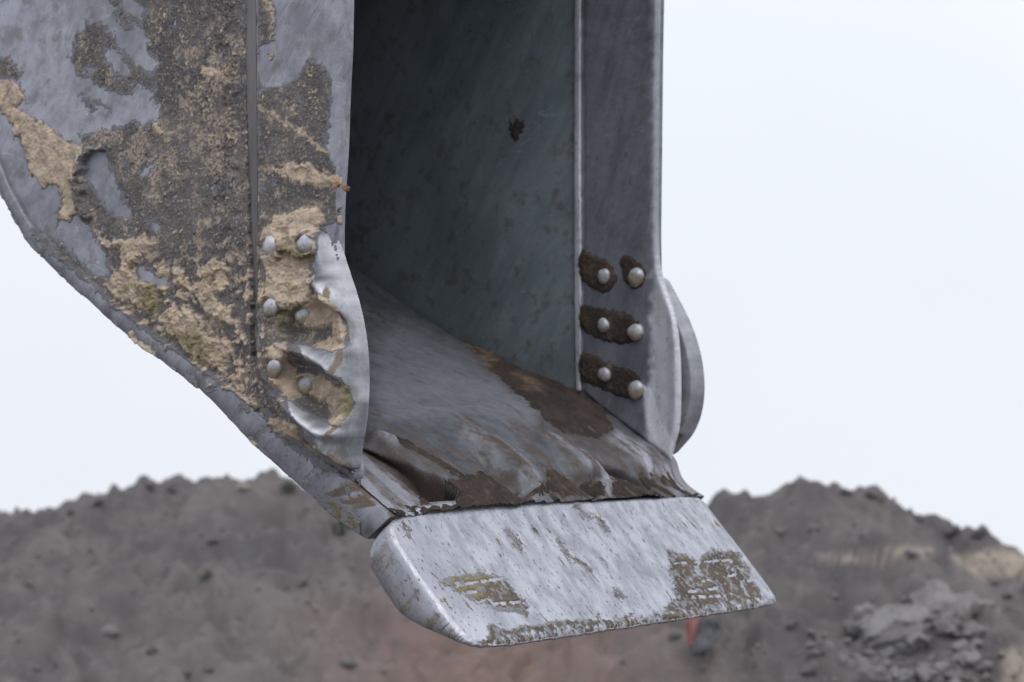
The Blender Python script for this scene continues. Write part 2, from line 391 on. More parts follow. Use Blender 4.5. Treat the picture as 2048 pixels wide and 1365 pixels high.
shell = mesh_obj('curved_shell', V3, fs, STEEL_SHELL, bucket, attrs={'dirt_shade': sdt}); recalc(shell); autosmooth(shell, 60)
# inner lining of the far side and back is darker: steel sheet inside the shell
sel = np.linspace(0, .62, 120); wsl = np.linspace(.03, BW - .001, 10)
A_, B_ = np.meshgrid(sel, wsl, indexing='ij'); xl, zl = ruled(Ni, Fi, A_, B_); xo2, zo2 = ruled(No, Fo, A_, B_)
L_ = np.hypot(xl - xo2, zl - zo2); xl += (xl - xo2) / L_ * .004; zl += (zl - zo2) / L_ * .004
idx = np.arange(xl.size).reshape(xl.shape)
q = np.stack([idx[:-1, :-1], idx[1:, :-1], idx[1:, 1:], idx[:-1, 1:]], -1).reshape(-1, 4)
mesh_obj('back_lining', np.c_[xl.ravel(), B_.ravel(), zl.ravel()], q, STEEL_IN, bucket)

# side plates
front_near = [(640, 945), (700, 900), (690, 700), (672, 560), (672, 460), (674, 400), (681, 290), (684, 200), (689, 100), (691, 0), (691, -300), (688, -640)]
outl = [tuple(p) for p in (No * .97 + Ni * .03)[::6]]
near_poly = outl[:-6] + UV([(700, 1020), (712, 935)] + front_near[1:])
slab('side_plate', near_poly, 0.0, .028, STEEL_OUT, bucket, .002, 1)
far_front = [(1333, 922), (1333, 890), (1333, 860), (1333, 700), (1330, 640), (1322, 590), (1311, 540), (1310, 470), (1312, 300), (1314, 100), (1316, 0), (1316, -378)]
far_poly = [tuple(p) for p in (Fi * .6 + Fo * .4)[::6]][:-4] + UV(far_front, BW)
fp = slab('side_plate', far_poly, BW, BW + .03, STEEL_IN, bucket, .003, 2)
fp['label'] = 'dark inner face'

# near front edge plate, its long bevel and its rough rolled front edge
ep = UV([(518, 700), (515, 400), (513, 200), (511, 0), (508, -300), (506, -630), (688, -636), (691, -300), (691, 0), (689, 100), (684, 200), (681, 290), (674, 400), (672, 460),
         (662, 500), (650, 560), (660, 700), (680, 860), (680, 890), (620, 860), (530, 770)], -EP)
slab('edge_plate', ep, -EP, -.0005, STEEL_OUT, bucket, .003, 2, rough=.0035, step=.007, seed=4)
bl = np.array(UV([(487, -630), (488, -300), (487, 0), (490, 200), (497, 400), (508, 600), (516, 700)], -.0004))
br = np.array(UV([(506, -630), (508, -300), (511, 0), (513, 200), (515, 400), (517, 600), (518, 700)], -EP - .0006))
bl = resample(bl, 200); br = resample(br, 200)
bl[:, 0] += .0014 * fbm(bl[:, 1], bl[:, 1] * 0, .06, 3, 5); vs = []; K = 5
for i in range(200):
    for j in range(K):
        f = j / (K - 1); p = bl[i] * (1 - f) + br[i] * f; vs.append((p[0], -.0004 * (1 - f) - (EP + .0006) * f - .0016 * math.sin(f * math.pi), p[1]))
fs = [[i * K + j, i * K + j + 1, (i + 1) * K + j + 1, (i + 1) * K + j] for i in range(199) for j in range(K - 1)]
vb = len(vs)
for i in range(200): vs.append((bl[i][0] + .001, .001, bl[i][1])); vs.append((br[i][0] + .002, .001, br[i][1]))
for i in range(199):
    a, b = i * K, (i + 1) * K; c_, d_ = vb + 2 * i, vb + 2 * i + 2
    fs += [[a, b, d_, c_], [a + K - 1, b + K - 1, d_ + 1, c_ + 1], [c_, c_ + 1, d_ + 1, d_]]
o = mesh_obj('bevel_strip', vs, fs, STRIP, bucket); recalc(o); autosmooth(o, 50)

# far front edge plate with a polished bevel
wI = BW - EP
edge_r = [(1337, 922), (1345, 890), (1356, 850), (1357, 760), (1355, 700), (1348, 640), (1332, 590), (1315, 540), (1311, 470), (1312, 300), (1314, 100), (1316, 0), (1317, -370)]
edge_l = [(1158, -370), (1158, 0), (1158, 300), (1158, 600), (1158, 778), (1200, 815), (1270, 868)]
fe_poly = UV(smooth_poly(edge_r, 2, False) + edge_l, wI)
def fe_h(u, v, d):
    e = sm(-.022, 0, d); px, py = proj(u, wI, v)
    dip = .004 * sm(1292, 1312, px) * sm(560, 640, py) * (1 - sm(1330, 1350, px))
    left = 1 - sm(1158, 1172, px)
    return EP * (1 - .0 * e) - dip + .0012 * fbm(u, v, .05, 4, 8) - .004 * sm(-.010, 0, d) * (px > 1240) - left * .012 * (px < 1180)
def fe_a(u, v, h):
    px, py = proj(u, wI, v); n = fbm(u, v, .03, 4, 2) * 12
    w = sm(1284, 1302, px + n * 1.3 - 10 * sm(880, 700, py)) * .75 * (.35 + .65 * sm(420, 660, py + n))
    w = np.maximum(w, 1.3 * sm(8, -4, sdf(px + n * .5, py + n, [(1288, 778), (1304, 785), (1318, 840), (1345, 885), (1337, 925), (1322, 915), (1296, 850)])))
    w = np.maximum(w, .6 * sm(1172, 1160, px) * (.55 + .45 * fbm(u, v, .05, 3, 6)))
    w = np.maximum(w, .35 * sm(1315, 1330, px + n * .5))
    return {'wear_light': np.clip(w, 0, 1), 'dirt_shade': np.clip(.25 * sm(.1, .5, fbm(u, v, .06, 4, 21)), 0, 1)}
FE = steel('inner_edge_steel', (.14, .155, .182), (.25, .268, .31), wearc=(.80, .81, .88), grime=.3, r0=.36, r1=.55, streak=(.3, .4), specks=.4)
o = relief('edge_plate', fe_poly, .0035, BW, -1, fe_h, FE, bucket, -.0005, fe_a)
# polished bevel bar
bv = UV([(1147, -370), (1147, 0), (1146, 300), (1147, 600), (1150, 782), (1159, 784), (1160, 600), (1159, 300), (1159, 0), (1159, -370)], wI)
BEV = steel('polished_bevel', (.34, .35, .40), (.7, .71, .78), grime=.4, r0=.3, r1=.5)
slab('bevel_strip', bv, BW - .012, BW, BEV, bucket, .004, 3, rough=.0016, step=.008, seed=2)

# ---- near side cutter: casting with two scooped pockets
cut_px = [(600, 452), (648, 455), (668, 490), (683, 540), (699, 585), (715, 650), (723, 720), (723, 790), (718, 850), (708, 905), (706, 944),
          (690, 932), (655, 912), (610, 880), (575, 845), (552, 800), (534, 750), (526, 690), (524, 590), (524, 470), (545, 455)]
CW = -EP - .001
cut_poly = UV(smooth_poly(cut_px, 3), CW)
def line_h(px, py, pts, wd):
    return np.exp(-(ldist(px, py, smooth_poly(pts, 2, False)) / wd) ** 2)
def cut_h(u, v, d, raw=False):
    px, py = proj(u, CW - .030, v); dp = -d * 1000
    base = .016 + .022 * sm(450, 700, py)
    rim_zone = sm(-.12, 0, d)
    right = sm(628, 660, px + (700 - py).clip(0, 300) * .10)
    rim = right * (sm(0, 16, dp) * (1 - sm(22, 42, dp))) * .016 - right * .0065 * (np.exp(-((dp - 15 - 3 * fbm(u, v, .06, 2, 5)) / 3.2) ** 2) + .8 * np.exp(-((dp - 26 - 3 * fbm(u, v, .07, 2, 6)) / 3.2) ** 2)) * sm(560, 620, py)
    rr = np.clip(1 - dp / 24, 0, 1); h = (base + .010 * right) * np.sin(np.pi / 2 * (1 - rr)) ** .85 + rim * .7
    pk1 = sdf(px, py, smooth_poly([(556, 650), (620, 604), (656, 600), (684, 626), (702, 664), (700, 696), (650, 706), (600, 690), (560, 690)], 2))
    pk2 = sdf(px, py, smooth_poly([(552, 728), (600, 716), (650, 728), (692, 758), (706, 796), (702, 834), (668, 852), (628, 838), (580, 800)], 2))
    h -= .034 * sm(9, -13, pk1) + .034 * sm(9, -16, pk2)
    h += .013 * line_h(px, py, [(592, 698), (640, 712), (684, 736), (706, 768)], 13) * 2.0
    h += .012 * line_h(px, py, [(578, 802), (606, 836), (650, 866), (690, 872)], 11) * 2.0
    h += .012 * line_h(px, py, [(652, 462), (664, 500), (668, 540), (640, 566)], 8)
    h += .012 * line_h(px, py, [(630, 562), (664, 590), (694, 630), (706, 700)], 10) * 1.3
    h -= .012 * sm(640, 560, px) * sm(700, 600, py)
    h += .0012 * fbm(u, v, .02, 4, 31)
    return np.maximum(h, .0012)
def cut_a(u, v, h):
    px, py = proj(u, CW - .030, v); n = fbm(u, v, .03, 3, 77)
    w = line_h(px, py, [(650, 462), (668, 510), (684, 560), (706, 620), (722, 700), (726, 780)], 17) * 1.1  # rubbed ridges, with their highlights painted in as lighter colour
    w = np.maximum(w, line_h(px, py, [(630, 566), (664, 592)], 14))
    w = np.maximum(w, .95 * line_h(px, py, [(584, 812), (608, 838), (650, 866), (672, 866)], 8))
    w = np.maximum(w, .75 * line_h(px, py, [(604, 704), (640, 716), (684, 745), (700, 790)], 13))
    dq = -sdf(u, v, cut_poly) * 1000; lower = sm(540, 600, py); line = np.exp(-((dq - 15 - 3 * fbm(u, v, .06, 2, 5)) / 4.) ** 2) * lower * (px > 640)
    l2 = np.exp(-((dq - 26 - 3 * fbm(u, v, .07, 2, 6)) / 3.6) ** 2) * lower * (px > 640)
    return {'wear_light': np.clip(w + .45 * n, 0, 1), 'dirt_shade': np.clip(.9 * line * sm(-.6, .1, n) + .3 * l2 * sm(-.2, .3, n) + .45 * sm(860, 930, py), 0, 1)}
near_cutter = relief('side_cutter', cut_poly, .0026, CW, -1, cut_h, STEEL_CAST, bucket, .024, cut_a)
# ---- far side cutter, bolted to the outer face of the far plate
fc = [(1322, 548), (1340, 580), (1368, 632), (1390, 690), (1400, 745), (1401, 790), (1395, 830), (1381, 866), (1360, 890), (1338, 915), (1300, 905), (1240, 860), (1235, 560)]
fw = BW + .046
fc_poly = UV(smooth_poly(fc, 3), fw)
def fc_h(u, v, d): return .012 * sm(0, -.012, d) + .0015 * fbm(u, v, .05, 3, 4) + .001
def fc_a(u, v, h):
    px, py = proj(u, fw, v); n = fbm(u, v, .04, 4, 3)
    dd = sdf(px + n * 10, py + n * 10, [(1350, 780), (1360, 800), (1362, 860), (1374, 872), (1340, 915), (1345, 860)])
    return {'wear_light': .35 + .3 * n, 'dirt_shade': np.clip(.9 * sm(16, -12, dd) + .3 * sm(0, .4, fbm(u, v, .03, 3, 15)), 0, 1)}
FC = steel('outer_cutter_steel', (.12, .13, .15), (.24, .25, .285), grime=.35, r0=.4, r1=.6)
fcut = relief('side_cutter', fc_poly, .003, BW + .034, -1, fc_h, FC, bucket, .032, fc_a)

# ---- bolts
def bolt(px, py, w, r, h=.62, sq=1., seed=0, tilt=0.):
    u, v = uvp(px, py, w); vs = []; n = 20; m = 7; rr = random.Random(seed)
    prof = [(1.0, -.35), (1.02, 0.05), (.97, .35), (.82, .66), (.6, .86), (.34, .97), (.12, 1.0)]
    ph = rr.random() * 6
    for (a, b) in prof:
        for k in range(n):
            t_ = 2 * math.pi * k / n; q = 1 + .05 * math.sin(2 * t_ + ph) + .035 * math.sin(3 * t_ - ph) + .02 * math.sin(7 * t_ + ph * 2)
            q *= 1 + rr.uniform(-.025, .025); b2_ = b - (.16 * max(0, math.cos(t_ - ph)) * a if b > .5 else 0) + rr.uniform(-.03, .03)
            vs.append((u + r * sq * a * q * math.cos(t_), w - r * h * b2_, v + r * a * q * math.sin(t_)))
    vs.append((u, w - r * h * 1.0, v))
    fs = [[i * n + k, i * n + (k + 1) % n, (i + 1) * n + (k + 1) % n, (i + 1) * n + k] for i in range(len(prof) - 1) for k in range(n)]
    fs += [[(len(prof) - 1) * n + k, (len(prof) - 1) * n + (k + 1) % n, len(vs) - 1] for k in range(n)]
    V_ = np.array(vs); V_ += (V_ - np.array([u, w, v])) * (.16 * fbm(V_[:, 0] + V_[:, 1], V_[:, 2] - V_[:, 1], .014, 3, seed))[:, None]; vs = V_; dz = (V_[:, 2] - v) / r; dd_ = np.clip(rr.uniform(.1, .5) - .5 * dz + rr.uniform(-.1, .2), 0, .75)
    o = mesh_obj('bolt', vs, fs, STEEL_BOLT, bucket, attrs={'dirt_shade': dd_, 'wear_light': np.clip(.5 * dz, 0, 1)}); recalc(o); return o
def steel_face(px, py):
    """outer width coordinate of the near steel under that place"""
    u, v = uvp(px, py, CW - .02)
    d = sdf(np.array([u]), np.array([v]), cut_poly); h = cut_h(np.array([u]), np.array([v]), d)[0] if d[0] < 0 else 0
    return CW - h
for i, (x, y, r) in enumerate([(543, 493, .0215), (543, 616, .0205), (549, 738, .019), (608, 630, .0215), (614, 771, .0205)]):
    bolt(x, y, steel_face(x, y) - .009, r, .62, .9, i)
b = bolt(617, 489, steel_face(617, 489) - .009, .0215, .6, 1.32, 9); b['label'] = 'mushroomed double-lobed bolt head'
for i, (x, y, r) in enumerate([(1272, 555, .0225), (1271, 665, .0215), (1272, 780, .0225), (1208, 553, .0185), (1207, 651, .0175), (1209, 750, .0185)]):
    bolt(x, y, wI - .004, r, .62, 1., 20 + i)

# ---- blade: the wide cutting edge under the lip
A0 = np.array(uvp(790, 1034, 0)); A1 = np.array(uvp(962, 1296, 0))
tdir = A1 - A0; TL = np.linalg.norm(tdir); tdir /= TL; ndir = np.array([-tdir[1], tdir[0]])
if ndir[0] < 0: ndir = -ndir
BWD = BW + .006
bo = [(-.022, .020), (-.010, .006), (.02, -.010), (.09, -.026), (.15, -.034), (.26, -.030), (.45, -.018), (.8, -.006), (BWD - .03, -.003), (BWD + .0, .012), (BWD + .006, .05), (BWD + .008, TL * .93), (BWD - .004, TL * .985), (BWD - .05, TL), (.35, TL * 1.004), (.10, TL), (.035, TL * .99), (-.004, TL * .93), (-.02, TL * .80), (-.026, TL * .4), (-.026, .045)]
def smc(pts, n): return smooth_poly(pts, n)
bo_s = smc(bo, 4)
Pm = np.array(bo_s); res = .0028; lo = Pm.min(0) - 2 * res; hi = Pm.max(0) + 2 * res
nx = int((hi[0] - lo[0]) / res) + 1; ny = int((hi[1] - lo[1]) / res) + 1
WW, TT = np.meshgrid(lo[0] + np.arange(nx) * res, lo[1] + np.arange(ny) * res, indexing='ij')
d = sdf(WW, TT, bo_s); gx, gy = np.gradient(d, res); keepv = d < res * .75
cell = keepv[:-1, :-1] & keepv[1:, :-1] & keepv[:-1, 1:] & keepv[1:, 1:]
out = d > -res * .3
WW = np.where(out, WW - gx * d, WW); TT = np.where(out, TT - gy * d, TT); dd = np.where(out, 0, d)
def blade_h(W_, T_, d_):
    h = .0035 * fbm(W_, T_, .16, 3, 41) + .0009 * fbm(W_, T_ * .35, .012, 3, 12)
    h = h - .012 * sm(.06, -.025, W_) ** 1.5 - .004 * sm(-.012, 0, d_) ** 2 + .004 * sm(.04, .0, T_)
    bat = sm(-.022, -.004, d_) * (fbm(W_, T_, .022, 3, 61) < -.08) * sm(.6, .95, T_ / TL)
    nearc = sm(.10, .0, W_) * sm(.5, .9, T_ / TL)
    return h - .0022 * bat - .003 * np.abs(fbm(W_, T_, .016, 3, 63)) * nearc
Hb = blade_h(WW, TT, dd)
def bpt(W_, T_, H_): return np.stack([A0[0] + tdir[0] * T_ + ndir[0] * H_, W_, A0[1] + tdir[1] * T_ + ndir[1] * H_], -1)
P3 = bpt(WW, TT, Hb); idx = np.arange(nx * ny).reshape(nx, ny)
q = np.stack([idx[:-1, :-1], idx[1:, :-1], idx[1:, 1:], idx[:-1, 1:]], -1)[cell]
used, inv = np.unique(q, return_inverse=True); q = inv.reshape(-1, 4); vs = P3.reshape(-1, 3)[used]
E = {}
for f4 in q.tolist():
    for a, b in zip(f4, f4[1:] + f4[:1]):
        if (b, a) in E: del E[(b, a)]
        else: E[(a, b)] = 1
bvs = sorted({a for e in E for a in e}); base = len(vs); ring = []
wf = WW.ravel()[used]; tf = TT.ravel()[used]
KR = 6
for lev in range(1, KR + 1):
    f = lev / KR; Wb = wf[bvs]; Tb = tf[bvs]; tn = np.clip(Tb / TL, 0, 1)
    thick = .010 + .078 * sm(1.02, .42, tn)
    inset = .010 * (f ** 4)                                                # rounded back edges
    up = sm(.08, 0, tn) * f * f * .012
    nearside = np.where(Wb < BW / 2, 1, -1)
    bulge = .006 * math.sin(f * math.pi)
    Wn = Wb + nearside * (inset - bulge * sm(.3, 0, np.minimum(Wb, BWD - Wb) * 10))
    Tn = Tb + inset * sm(TL * .15, 0, Tb) - inset * .6 * sm(TL * .8, TL, Tb) + up * 0
    ring.append(bpt(Wn, Tn, Hb.ravel()[used][bvs] - thick * f + .0012 * fbm(Wb * 1. + Tb, Tb + f * .05, .03, 3, 5)))
m = {b: i for i, b in enumerate(bvs)}; nb = len(bvs); fs = q.tolist()
for a, b in E:
    fs.append([b, a, base + m[a], base + m[b]])
    for lev in range(KR - 1): fs.append([base + lev * nb + m[b], base + lev * nb + m[a], base + (lev + 1) * nb + m[a], base + (lev + 1) * nb + m[b]])
# close the back with one polygon fan round the ring order
nxt = dict((a, b) for a, b in E); loop = [bvs[0]]
while nxt[loop[-1]] != loop[0]: loop.append(nxt[loop[-1]])
cen = np.mean(ring[-1], 0); cidx = base + KR * nb
for a, b in zip(loop, loop[1:] + loop[:1]): fs.append([base + (KR - 1) * nb + m[b], base + (KR - 1) * nb + m[a], cidx])
px, py = proj(vs[:, 0], vs[:, 1], vs[:, 2]); n1 = fbm(wf, tf * .4, .03, 4, 91); n2 = fbm(wf, tf, .05, 4, 93)
wear_light = .15 + .55 * sm(-.25, .35, n1) * sm(.0, .15, wf) + .6 * sm(.06, .03, np.abs(wf - .03)) * sm(.6, .9, tf / TL)  # fades towards the bent near end, putting its shading into the colour
dirt_shade = .75 * sm(.22, .42, fbm(wf - tf * .1, tf * .22, .013, 4, 95)) * sm(-.25, .25, n2) + .4 * sm(.88, 1., tf / TL)
full_w = np.r_[wear_light, np.tile(np.full(nb, .12), KR), [.1]]; full_d = np.r_[dirt_shade, np.concatenate([np.clip(.35 + .5 * fbm(wf[bvs], tf[bvs], .03, 3, 5) + .6 * (tf[bvs] > TL * .97) * (l / KR), 0, 1) for l in range(KR)]), [.8]]
blade = mesh_obj('cutting_blade', np.vstack([vs] + ring + [cen[None]]), fs, STEEL_BLADE, bucket, attrs={'wear_light': np.clip(full_w, 0, 1), 'dirt_shade': np.clip(full_d, 0, 1)})
recalc(blade)

# crust on the blade
g = .0024; W2, T2 = np.meshgrid(np.arange(-.03, BWD + .012, g), np.arange(-.05, TL + .008, g), indexing='ij')
Hb2 = blade_h(W2, T2, sdf(W2, T2, bo_s)); Pb = bpt(W2, T2, Hb2); px, py = proj(Pb[..., 0], Pb[..., 1], Pb[..., 2])
nx1 = fbm(W2, T2, .03, 4, 1) * 12 + fbm(W2, T2, .006, 2, 2) * 12; nx2 = fbm(W2, T2, .03, 4, 3) * 12 + fbm(W2, T2, .006, 2, 4) * 6
X, Y = px + nx1, py + nx2
r_patch = [(1332, 1100), (1356, 1103), (1378, 1118), (1396, 1118), (1420, 1100), (1452, 1102), (1475, 1105), (1492, 1130), (1512, 1170), (1534, 1205), (1540, 1235), (1000, 1310),
           (1046, 1276), (1130, 1258), (1250, 1240), (1330, 1222), (1352, 1190), (1340, 1150)]
l_patch = [(878, 1160), (930, 1150), (990, 1146), (1010, 1160), (1030, 1185), (1056, 1212), (1054, 1232), (1010, 1222), (960, 1212), (925, 1190), (890, 1180)]
b_patch = [(975, 1250), (1010, 1258), (1050, 1250), (1130, 1238), (1220, 1240), (1260, 1225), (1290, 1240), (1290, 1275), (960, 1310)]
top_p = [(1310, 990), (1345, 985), (1400, 998), (1440, 1012), (1436, 1030), (1395, 1010), (1350, 1000)]
top_q = [(800, 1012), (838, 1000), (960, 998), (1050, 996), (1050, 1006), (960, 1010), (845, 1022)]
cr_ = np.minimum(np.minimum(np.minimum(sdf(X, Y, r_patch), sdf(X, Y, top_q) + 500), sdf(X, Y, l_patch)), sdf(X, Y, b_patch) + 2)
st = fbm(W2 - T2 * .05, T2 * .28, .024, 4, 71)
streaks = 12 - 60 * sm(.42, .66, st) * sm(-.1, .4, fbm(W2, T2, .12, 3, 73)) * (W2 > .05)
for pts in ([(1010, 1055), (1035, 1085), (1045, 1100)], [(1150, 1010), (1180, 1035)], [(1115, 1080), (1135, 1110), (1180, 1140)], [(960, 1000), (968, 1015)], [(800, 1045), (818, 1070)], [(1195, 1040), (1215, 1060)], [(1230, 1180), (1245, 1200)]):
    streaks = np.minimum(streaks, ldist(X, Y, pts) - 5)
cr_ = np.minimum(cr_, streaks)
cr_ = np.maximum(cr_, 16 * (fbm(W2, T2, .012, 4, 171) + .5 * fbm(W2, T2, .05, 2, 172) + .35 * sm(.90, .99, T2 / TL)) - 6.5)
white = []
for a, b, c_, d_ in [(1348, 1129, 1372, 1126), (1392, 1126, 1402, 1124), (1410, 1125, 1436, 1122), (1446, 1122, 1460, 1121), (1460, 1121, 1464, 1140), (1394, 1130, 1402, 1152), (1388, 1134, 1396, 1150),
                     (1453, 1153, 1470, 1150), (1405, 1163, 1426, 1160), (1378, 1184, 1402, 1181), (1410, 1181, 1440, 1176), (1480, 1165, 1500, 1200), (1440, 1180, 1452, 1200), (1488, 1162, 1512, 1160),
                     (1380, 1195, 1440, 1192), (880, 1180, 960, 1163), (960, 1163, 1005, 1158), (934, 1186, 952, 1184), (936, 1208, 975, 1200), (900, 1228, 960, 1212), (960, 1212, 1056, 1204)]:
    white.append(ldist(px + nx1 * .25, py + nx2 * .25, [(a, b), (c_, d_)]) - 3.6 + 4.5 * sm(.05, .35, fbm(W2, T2, .014, 3, 45)))
wl = np.minimum.reduce(white)
edge_break = 8 * fbm(W2, T2, .012, 3, 44) * sm(.85, 1., T2 / TL)
m_ = -cr_ - edge_break * 1.5
hm = np.where(m_ > 0, .0006 + .0022 * sm(0, 6, m_) * (.7 + .6 * fbm(W2, T2, .008, 3, 8)), -.0015 * np.clip(-m_ / 3, 0, 1))
hm = np.where((wl < 0), np.minimum(hm, -.0012), hm)
hm = np.where(sdf(W2, T2, bo_s) > -.0015, -.003, hm)
tanl = sm(6, -6, sdf(X, Y, [(870, 1150), (1000, 1140), (960, 1190), (975, 1310), (930, 1260), (880, 1200)])) * .9 + .35 * sm(.0, .5, fbm(W2, T2, .03, 3, 18))
nb3 = np.zeros(Pb.shape); nb3[..., 0] = ndir[0]; nb3[..., 2] = ndir[1]
heightsheet('blade_mud', W2, T2, Pb, nb3, hm, MUD_BLADE, bucket, {'tan': np.clip(tanl, 0, 1), 'moss': np.clip(.7 * sm(1.0 - .03, 1.0, T2 / TL), 0, 1), 'film': np.clip(.8 * sm(7, 0, m_) + .5 * sm(.0, .35, fbm(W2, T2, .02, 3, 251)), 0, 1)}, cut=-.0005)

# ---- inner floor: wear plate with three furrowed lobes running into the blade
GS, GW = 280, 420
ss = np.linspace(.60, 1.0, GS); wq = np.linspace(.0, BW - .004, GW)
Sg, Wg = np.meshgrid(ss, wq, indexing='ij'); xf, zf = ruled(Ni, Fi, Sg, Wg)
dxs = np.gradient(xf, axis=0); dzs = np.gradient(zf, axis=0); L_ = np.hypot(dxs, dzs); nxn, nzn = -dzs / L_, dxs / L_
if nzn[GS // 2, GW // 2] < 0: nxn, nzn = -nxn, -nzn
px, py = proj(xf, Wg, zf)
nwx = fbm(Wg, Sg * 3, .06, 4, 51) * 14 + fbm(Wg, Sg * 3, .012, 3, 52) * 7; nwy = fbm(Wg, Sg * 3, .06, 4, 53) * 10
f_near = sm(-3, 14, (px - np.interp(py, [880, 905, 950, 1000], [715, 735, 800, 905])))     # near side edge of the plate, running diagonally to the blade
f_far = sm(-3, 14, np.interp(py, [870, 890, 930, 965, 1000], [1085, 1125, 1190, 1262, 1318]) - px)
late = sm(860, 960, py)
rz = sm(.895, .935, Sg)
Hf = .0025 + .016 * rz * f_near * f_far

gro = lambda pts, wd: np.exp(-(ldist(px, py, smooth_poly(pts, 2, False)) / wd) ** 2)
Hf += .016 * gro([(905, 862), (985, 900), (1035, 950), (1062, 995)], 11) * late * 1.25
Hf -= .026 * gro([(985, 945), (1010, 965), (1040, 995)], 16) * late
Hf -= .018 * gro([(890, 885), (940, 915), (1000, 960)], 14) * late
Hf += .017 * gro([(1075, 872), (1130, 905), (1180, 950), (1204, 995)], 11) * late * 1.25
Hf -= .024 * gro([(1110, 935), (1150, 965), (1180, 995)], 15) * late
Hf += .012 * gro([(735, 895), (800, 925), (880, 975)], 12)
Hf += .0022 * late * fbm(Wg + Sg * .3, Sg * .7, .022, 4, 281) + .005 * fbm(Wg, Sg * 3, .10, 4, 57) + .0012 * fbm(Wg, Sg * 3, .02, 4, 59)
slot = gro([(1180, 930), (1230, 955), (1262, 968), (1294, 986)], 8); Hf -= .040 * slot
gap = sm(2.5, -3.5, sdf(px, py, [(712, 900), (745, 916), (790, 940), (836, 964), (905, 996), (905, 1012), (856, 1012), (815, 975), (765, 938), (712, 903)])); Hf += .003 * gap * fbm(Wg, Sg * 3, .012, 3, 287); Hf -= (.008 + .050 * sm(760, 870, px)) * gap
# small raised lug near the cutter
lug = gro([(742, 897), (775, 909)], 9); Hf += .012 * lug
wearf = .55 * gro([(930, 880), (1000, 905), (1045, 950), (1064, 990)], 15) + .7 * gro([(1095, 880), (1140, 905), (1190, 950), (1206, 990)], 13) + .8 * gro([(960, 895), (1000, 925), (1020, 960)], 22) * 0
wearf = np.maximum(wearf, .85 * sm(8, -14, sdf(px + nwx, py + nwy, [(1215, 880), (1235, 862), (1330, 915), (1400, 995), (1345, 990), (1300, 955)])))
wearf = np.maximum(wearf, .6 * lug); wearf = np.maximum(wearf, .55 * (1 - f_near) * sm(905, 925, py))
wearf = np.maximum(wearf, .30 * sm(30, -30, sdf(px + nwx, py + nwy, [(800, 640), (930, 700), (1080, 820), (1060, 870), (900, 850), (760, 860), (740, 700)])))
corner = sdf(px + nwx, py + nwy, [(900, 672), (985, 694), (1060, 740), (1150, 776), (1210, 815), (1232, 868), (1190, 885), (1120, 872), (1060, 826), (990, 757)])
dirt_shadef = sm(34, -24, corner)
for pg, s_ in (([(885, 858), (960, 870), (1050, 935), (1010, 940), (930, 900)], .8), ([(730, 870), (800, 905), (880, 960), (900, 1000), (830, 985), (760, 920)], .75),
               ([(830, 990), (880, 985), (960, 950), (1052, 1000), (1052, 1030), (830, 1030)], .9), ([(1066, 1000), (1075, 930), (1130, 960), (1170, 1000)], .8), ([(1210, 1000), (1215, 950), (1300, 990), (1300, 1004)], .9),
               ([(1000, 850), (1110, 870), (1170, 930), (1110, 900), (1020, 890)], .7), ([(1110, 868), (1200, 880), (1300, 940), (1390, 1000), (1300, 975), (1190, 915)], .85)):
    dirt_shadef = np.maximum(dirt_shadef, s_ * sm(22, -14, sdf(px + nwx, py + nwy, pg)))
elon = fbm(Wg + Sg * .4, Sg * .8, .035, 5, 283)
dirt_shadef = np.maximum(dirt_shadef, .85 * sm(-.1, .45, elon + .4 * sm(780, 940, py) - .12) * sm(700, 860, py + (px - 900) * .25)) 
dirt_shadef = np.clip(dirt_shadef * (.62 + .5 * fbm(Wg, Sg * 3, .04, 4, 271)) + gap + .3 * sm(.1, .5, fbm(Wg, Sg * 3, .05, 4, 87)) * sm(800, 900, py), 0, 1)  # trench gap gets the full value: wall mud plus painted shade
Hf += .004 * dirt_shadef * (.5 + fbm(Wg, Sg * 3, .012, 3, 88)) * .7
Hf -= (Hf - .010).clip(0, 1) * sm(.985, 1., Sg); Hf += .001
pos = np.stack([xf + nxn * Hf, Wg + .034 * gap + .022 * slot, zf + nzn * Hf], -1)
endn = sm(.985, 1., Sg) * (.007 * fbm(Wg, Wg * 0 + 3, .07, 4, 241) + .004) ; pos[..., 0] += endn * tdir[0]; pos[..., 2] += endn * tdir[1]; pos[..., 0] += .003 * sm(.985, 1., Sg) * ndir[0]; pos[..., 2] += .003 * sm(.985, 1., Sg) * ndir[1]; idx = np.arange(GS * GW).reshape(GS, GW)
q = np.stack([idx[:-1, :-1], idx[1:, :-1], idx[1:, 1:], idx[:-1, 1:]], -1).reshape(-1, 4)
floor = mesh_obj('floor_wear_plate', pos.reshape(-1, 3), q, STEEL_FLOOR, bucket, attrs={'wear_light': np.clip(wearf, 0, 1).ravel(), 'dirt_shade': dirt_shadef.ravel()})
recalc(floor)
# packed mud in the corner and in the furrows
hm = -.003 + .020 * sm(6, -30, corner) * (.8 + .5 * fbm(Wg, Sg * 3, .03, 4, 66))
hm += .0035 * fbm(Wg, Sg * 3, .008, 3, 67)
for pg in ([(840, 995), (885, 985), (960, 955), (1046, 999), (1046, 1030), (840, 1030)], [(1072, 1004), (1085, 945), (1130, 965), (1168, 1004)], [(1214, 1004), (1220, 955), (1296, 990), (1296, 1004)], [(760, 880), (820, 905), (930, 970), (940, 990), (840, 940), (780, 912)]):
    hm = np.maximum(hm, -.0035 + .0065 * sm(8, -10, sdf(px + nwx, py + nwy, pg)) + .005 * fbm(Wg, Sg * 3, .008, 3, 68))
hm = np.maximum(hm, -.003 + .009 * sm(.972, .99, Sg) * sm(-.15, .35, fbm(Wg, Sg * 3, .035, 4, 285)) + .002 * fbm(Wg, Sg * 3, .006, 2, 286))
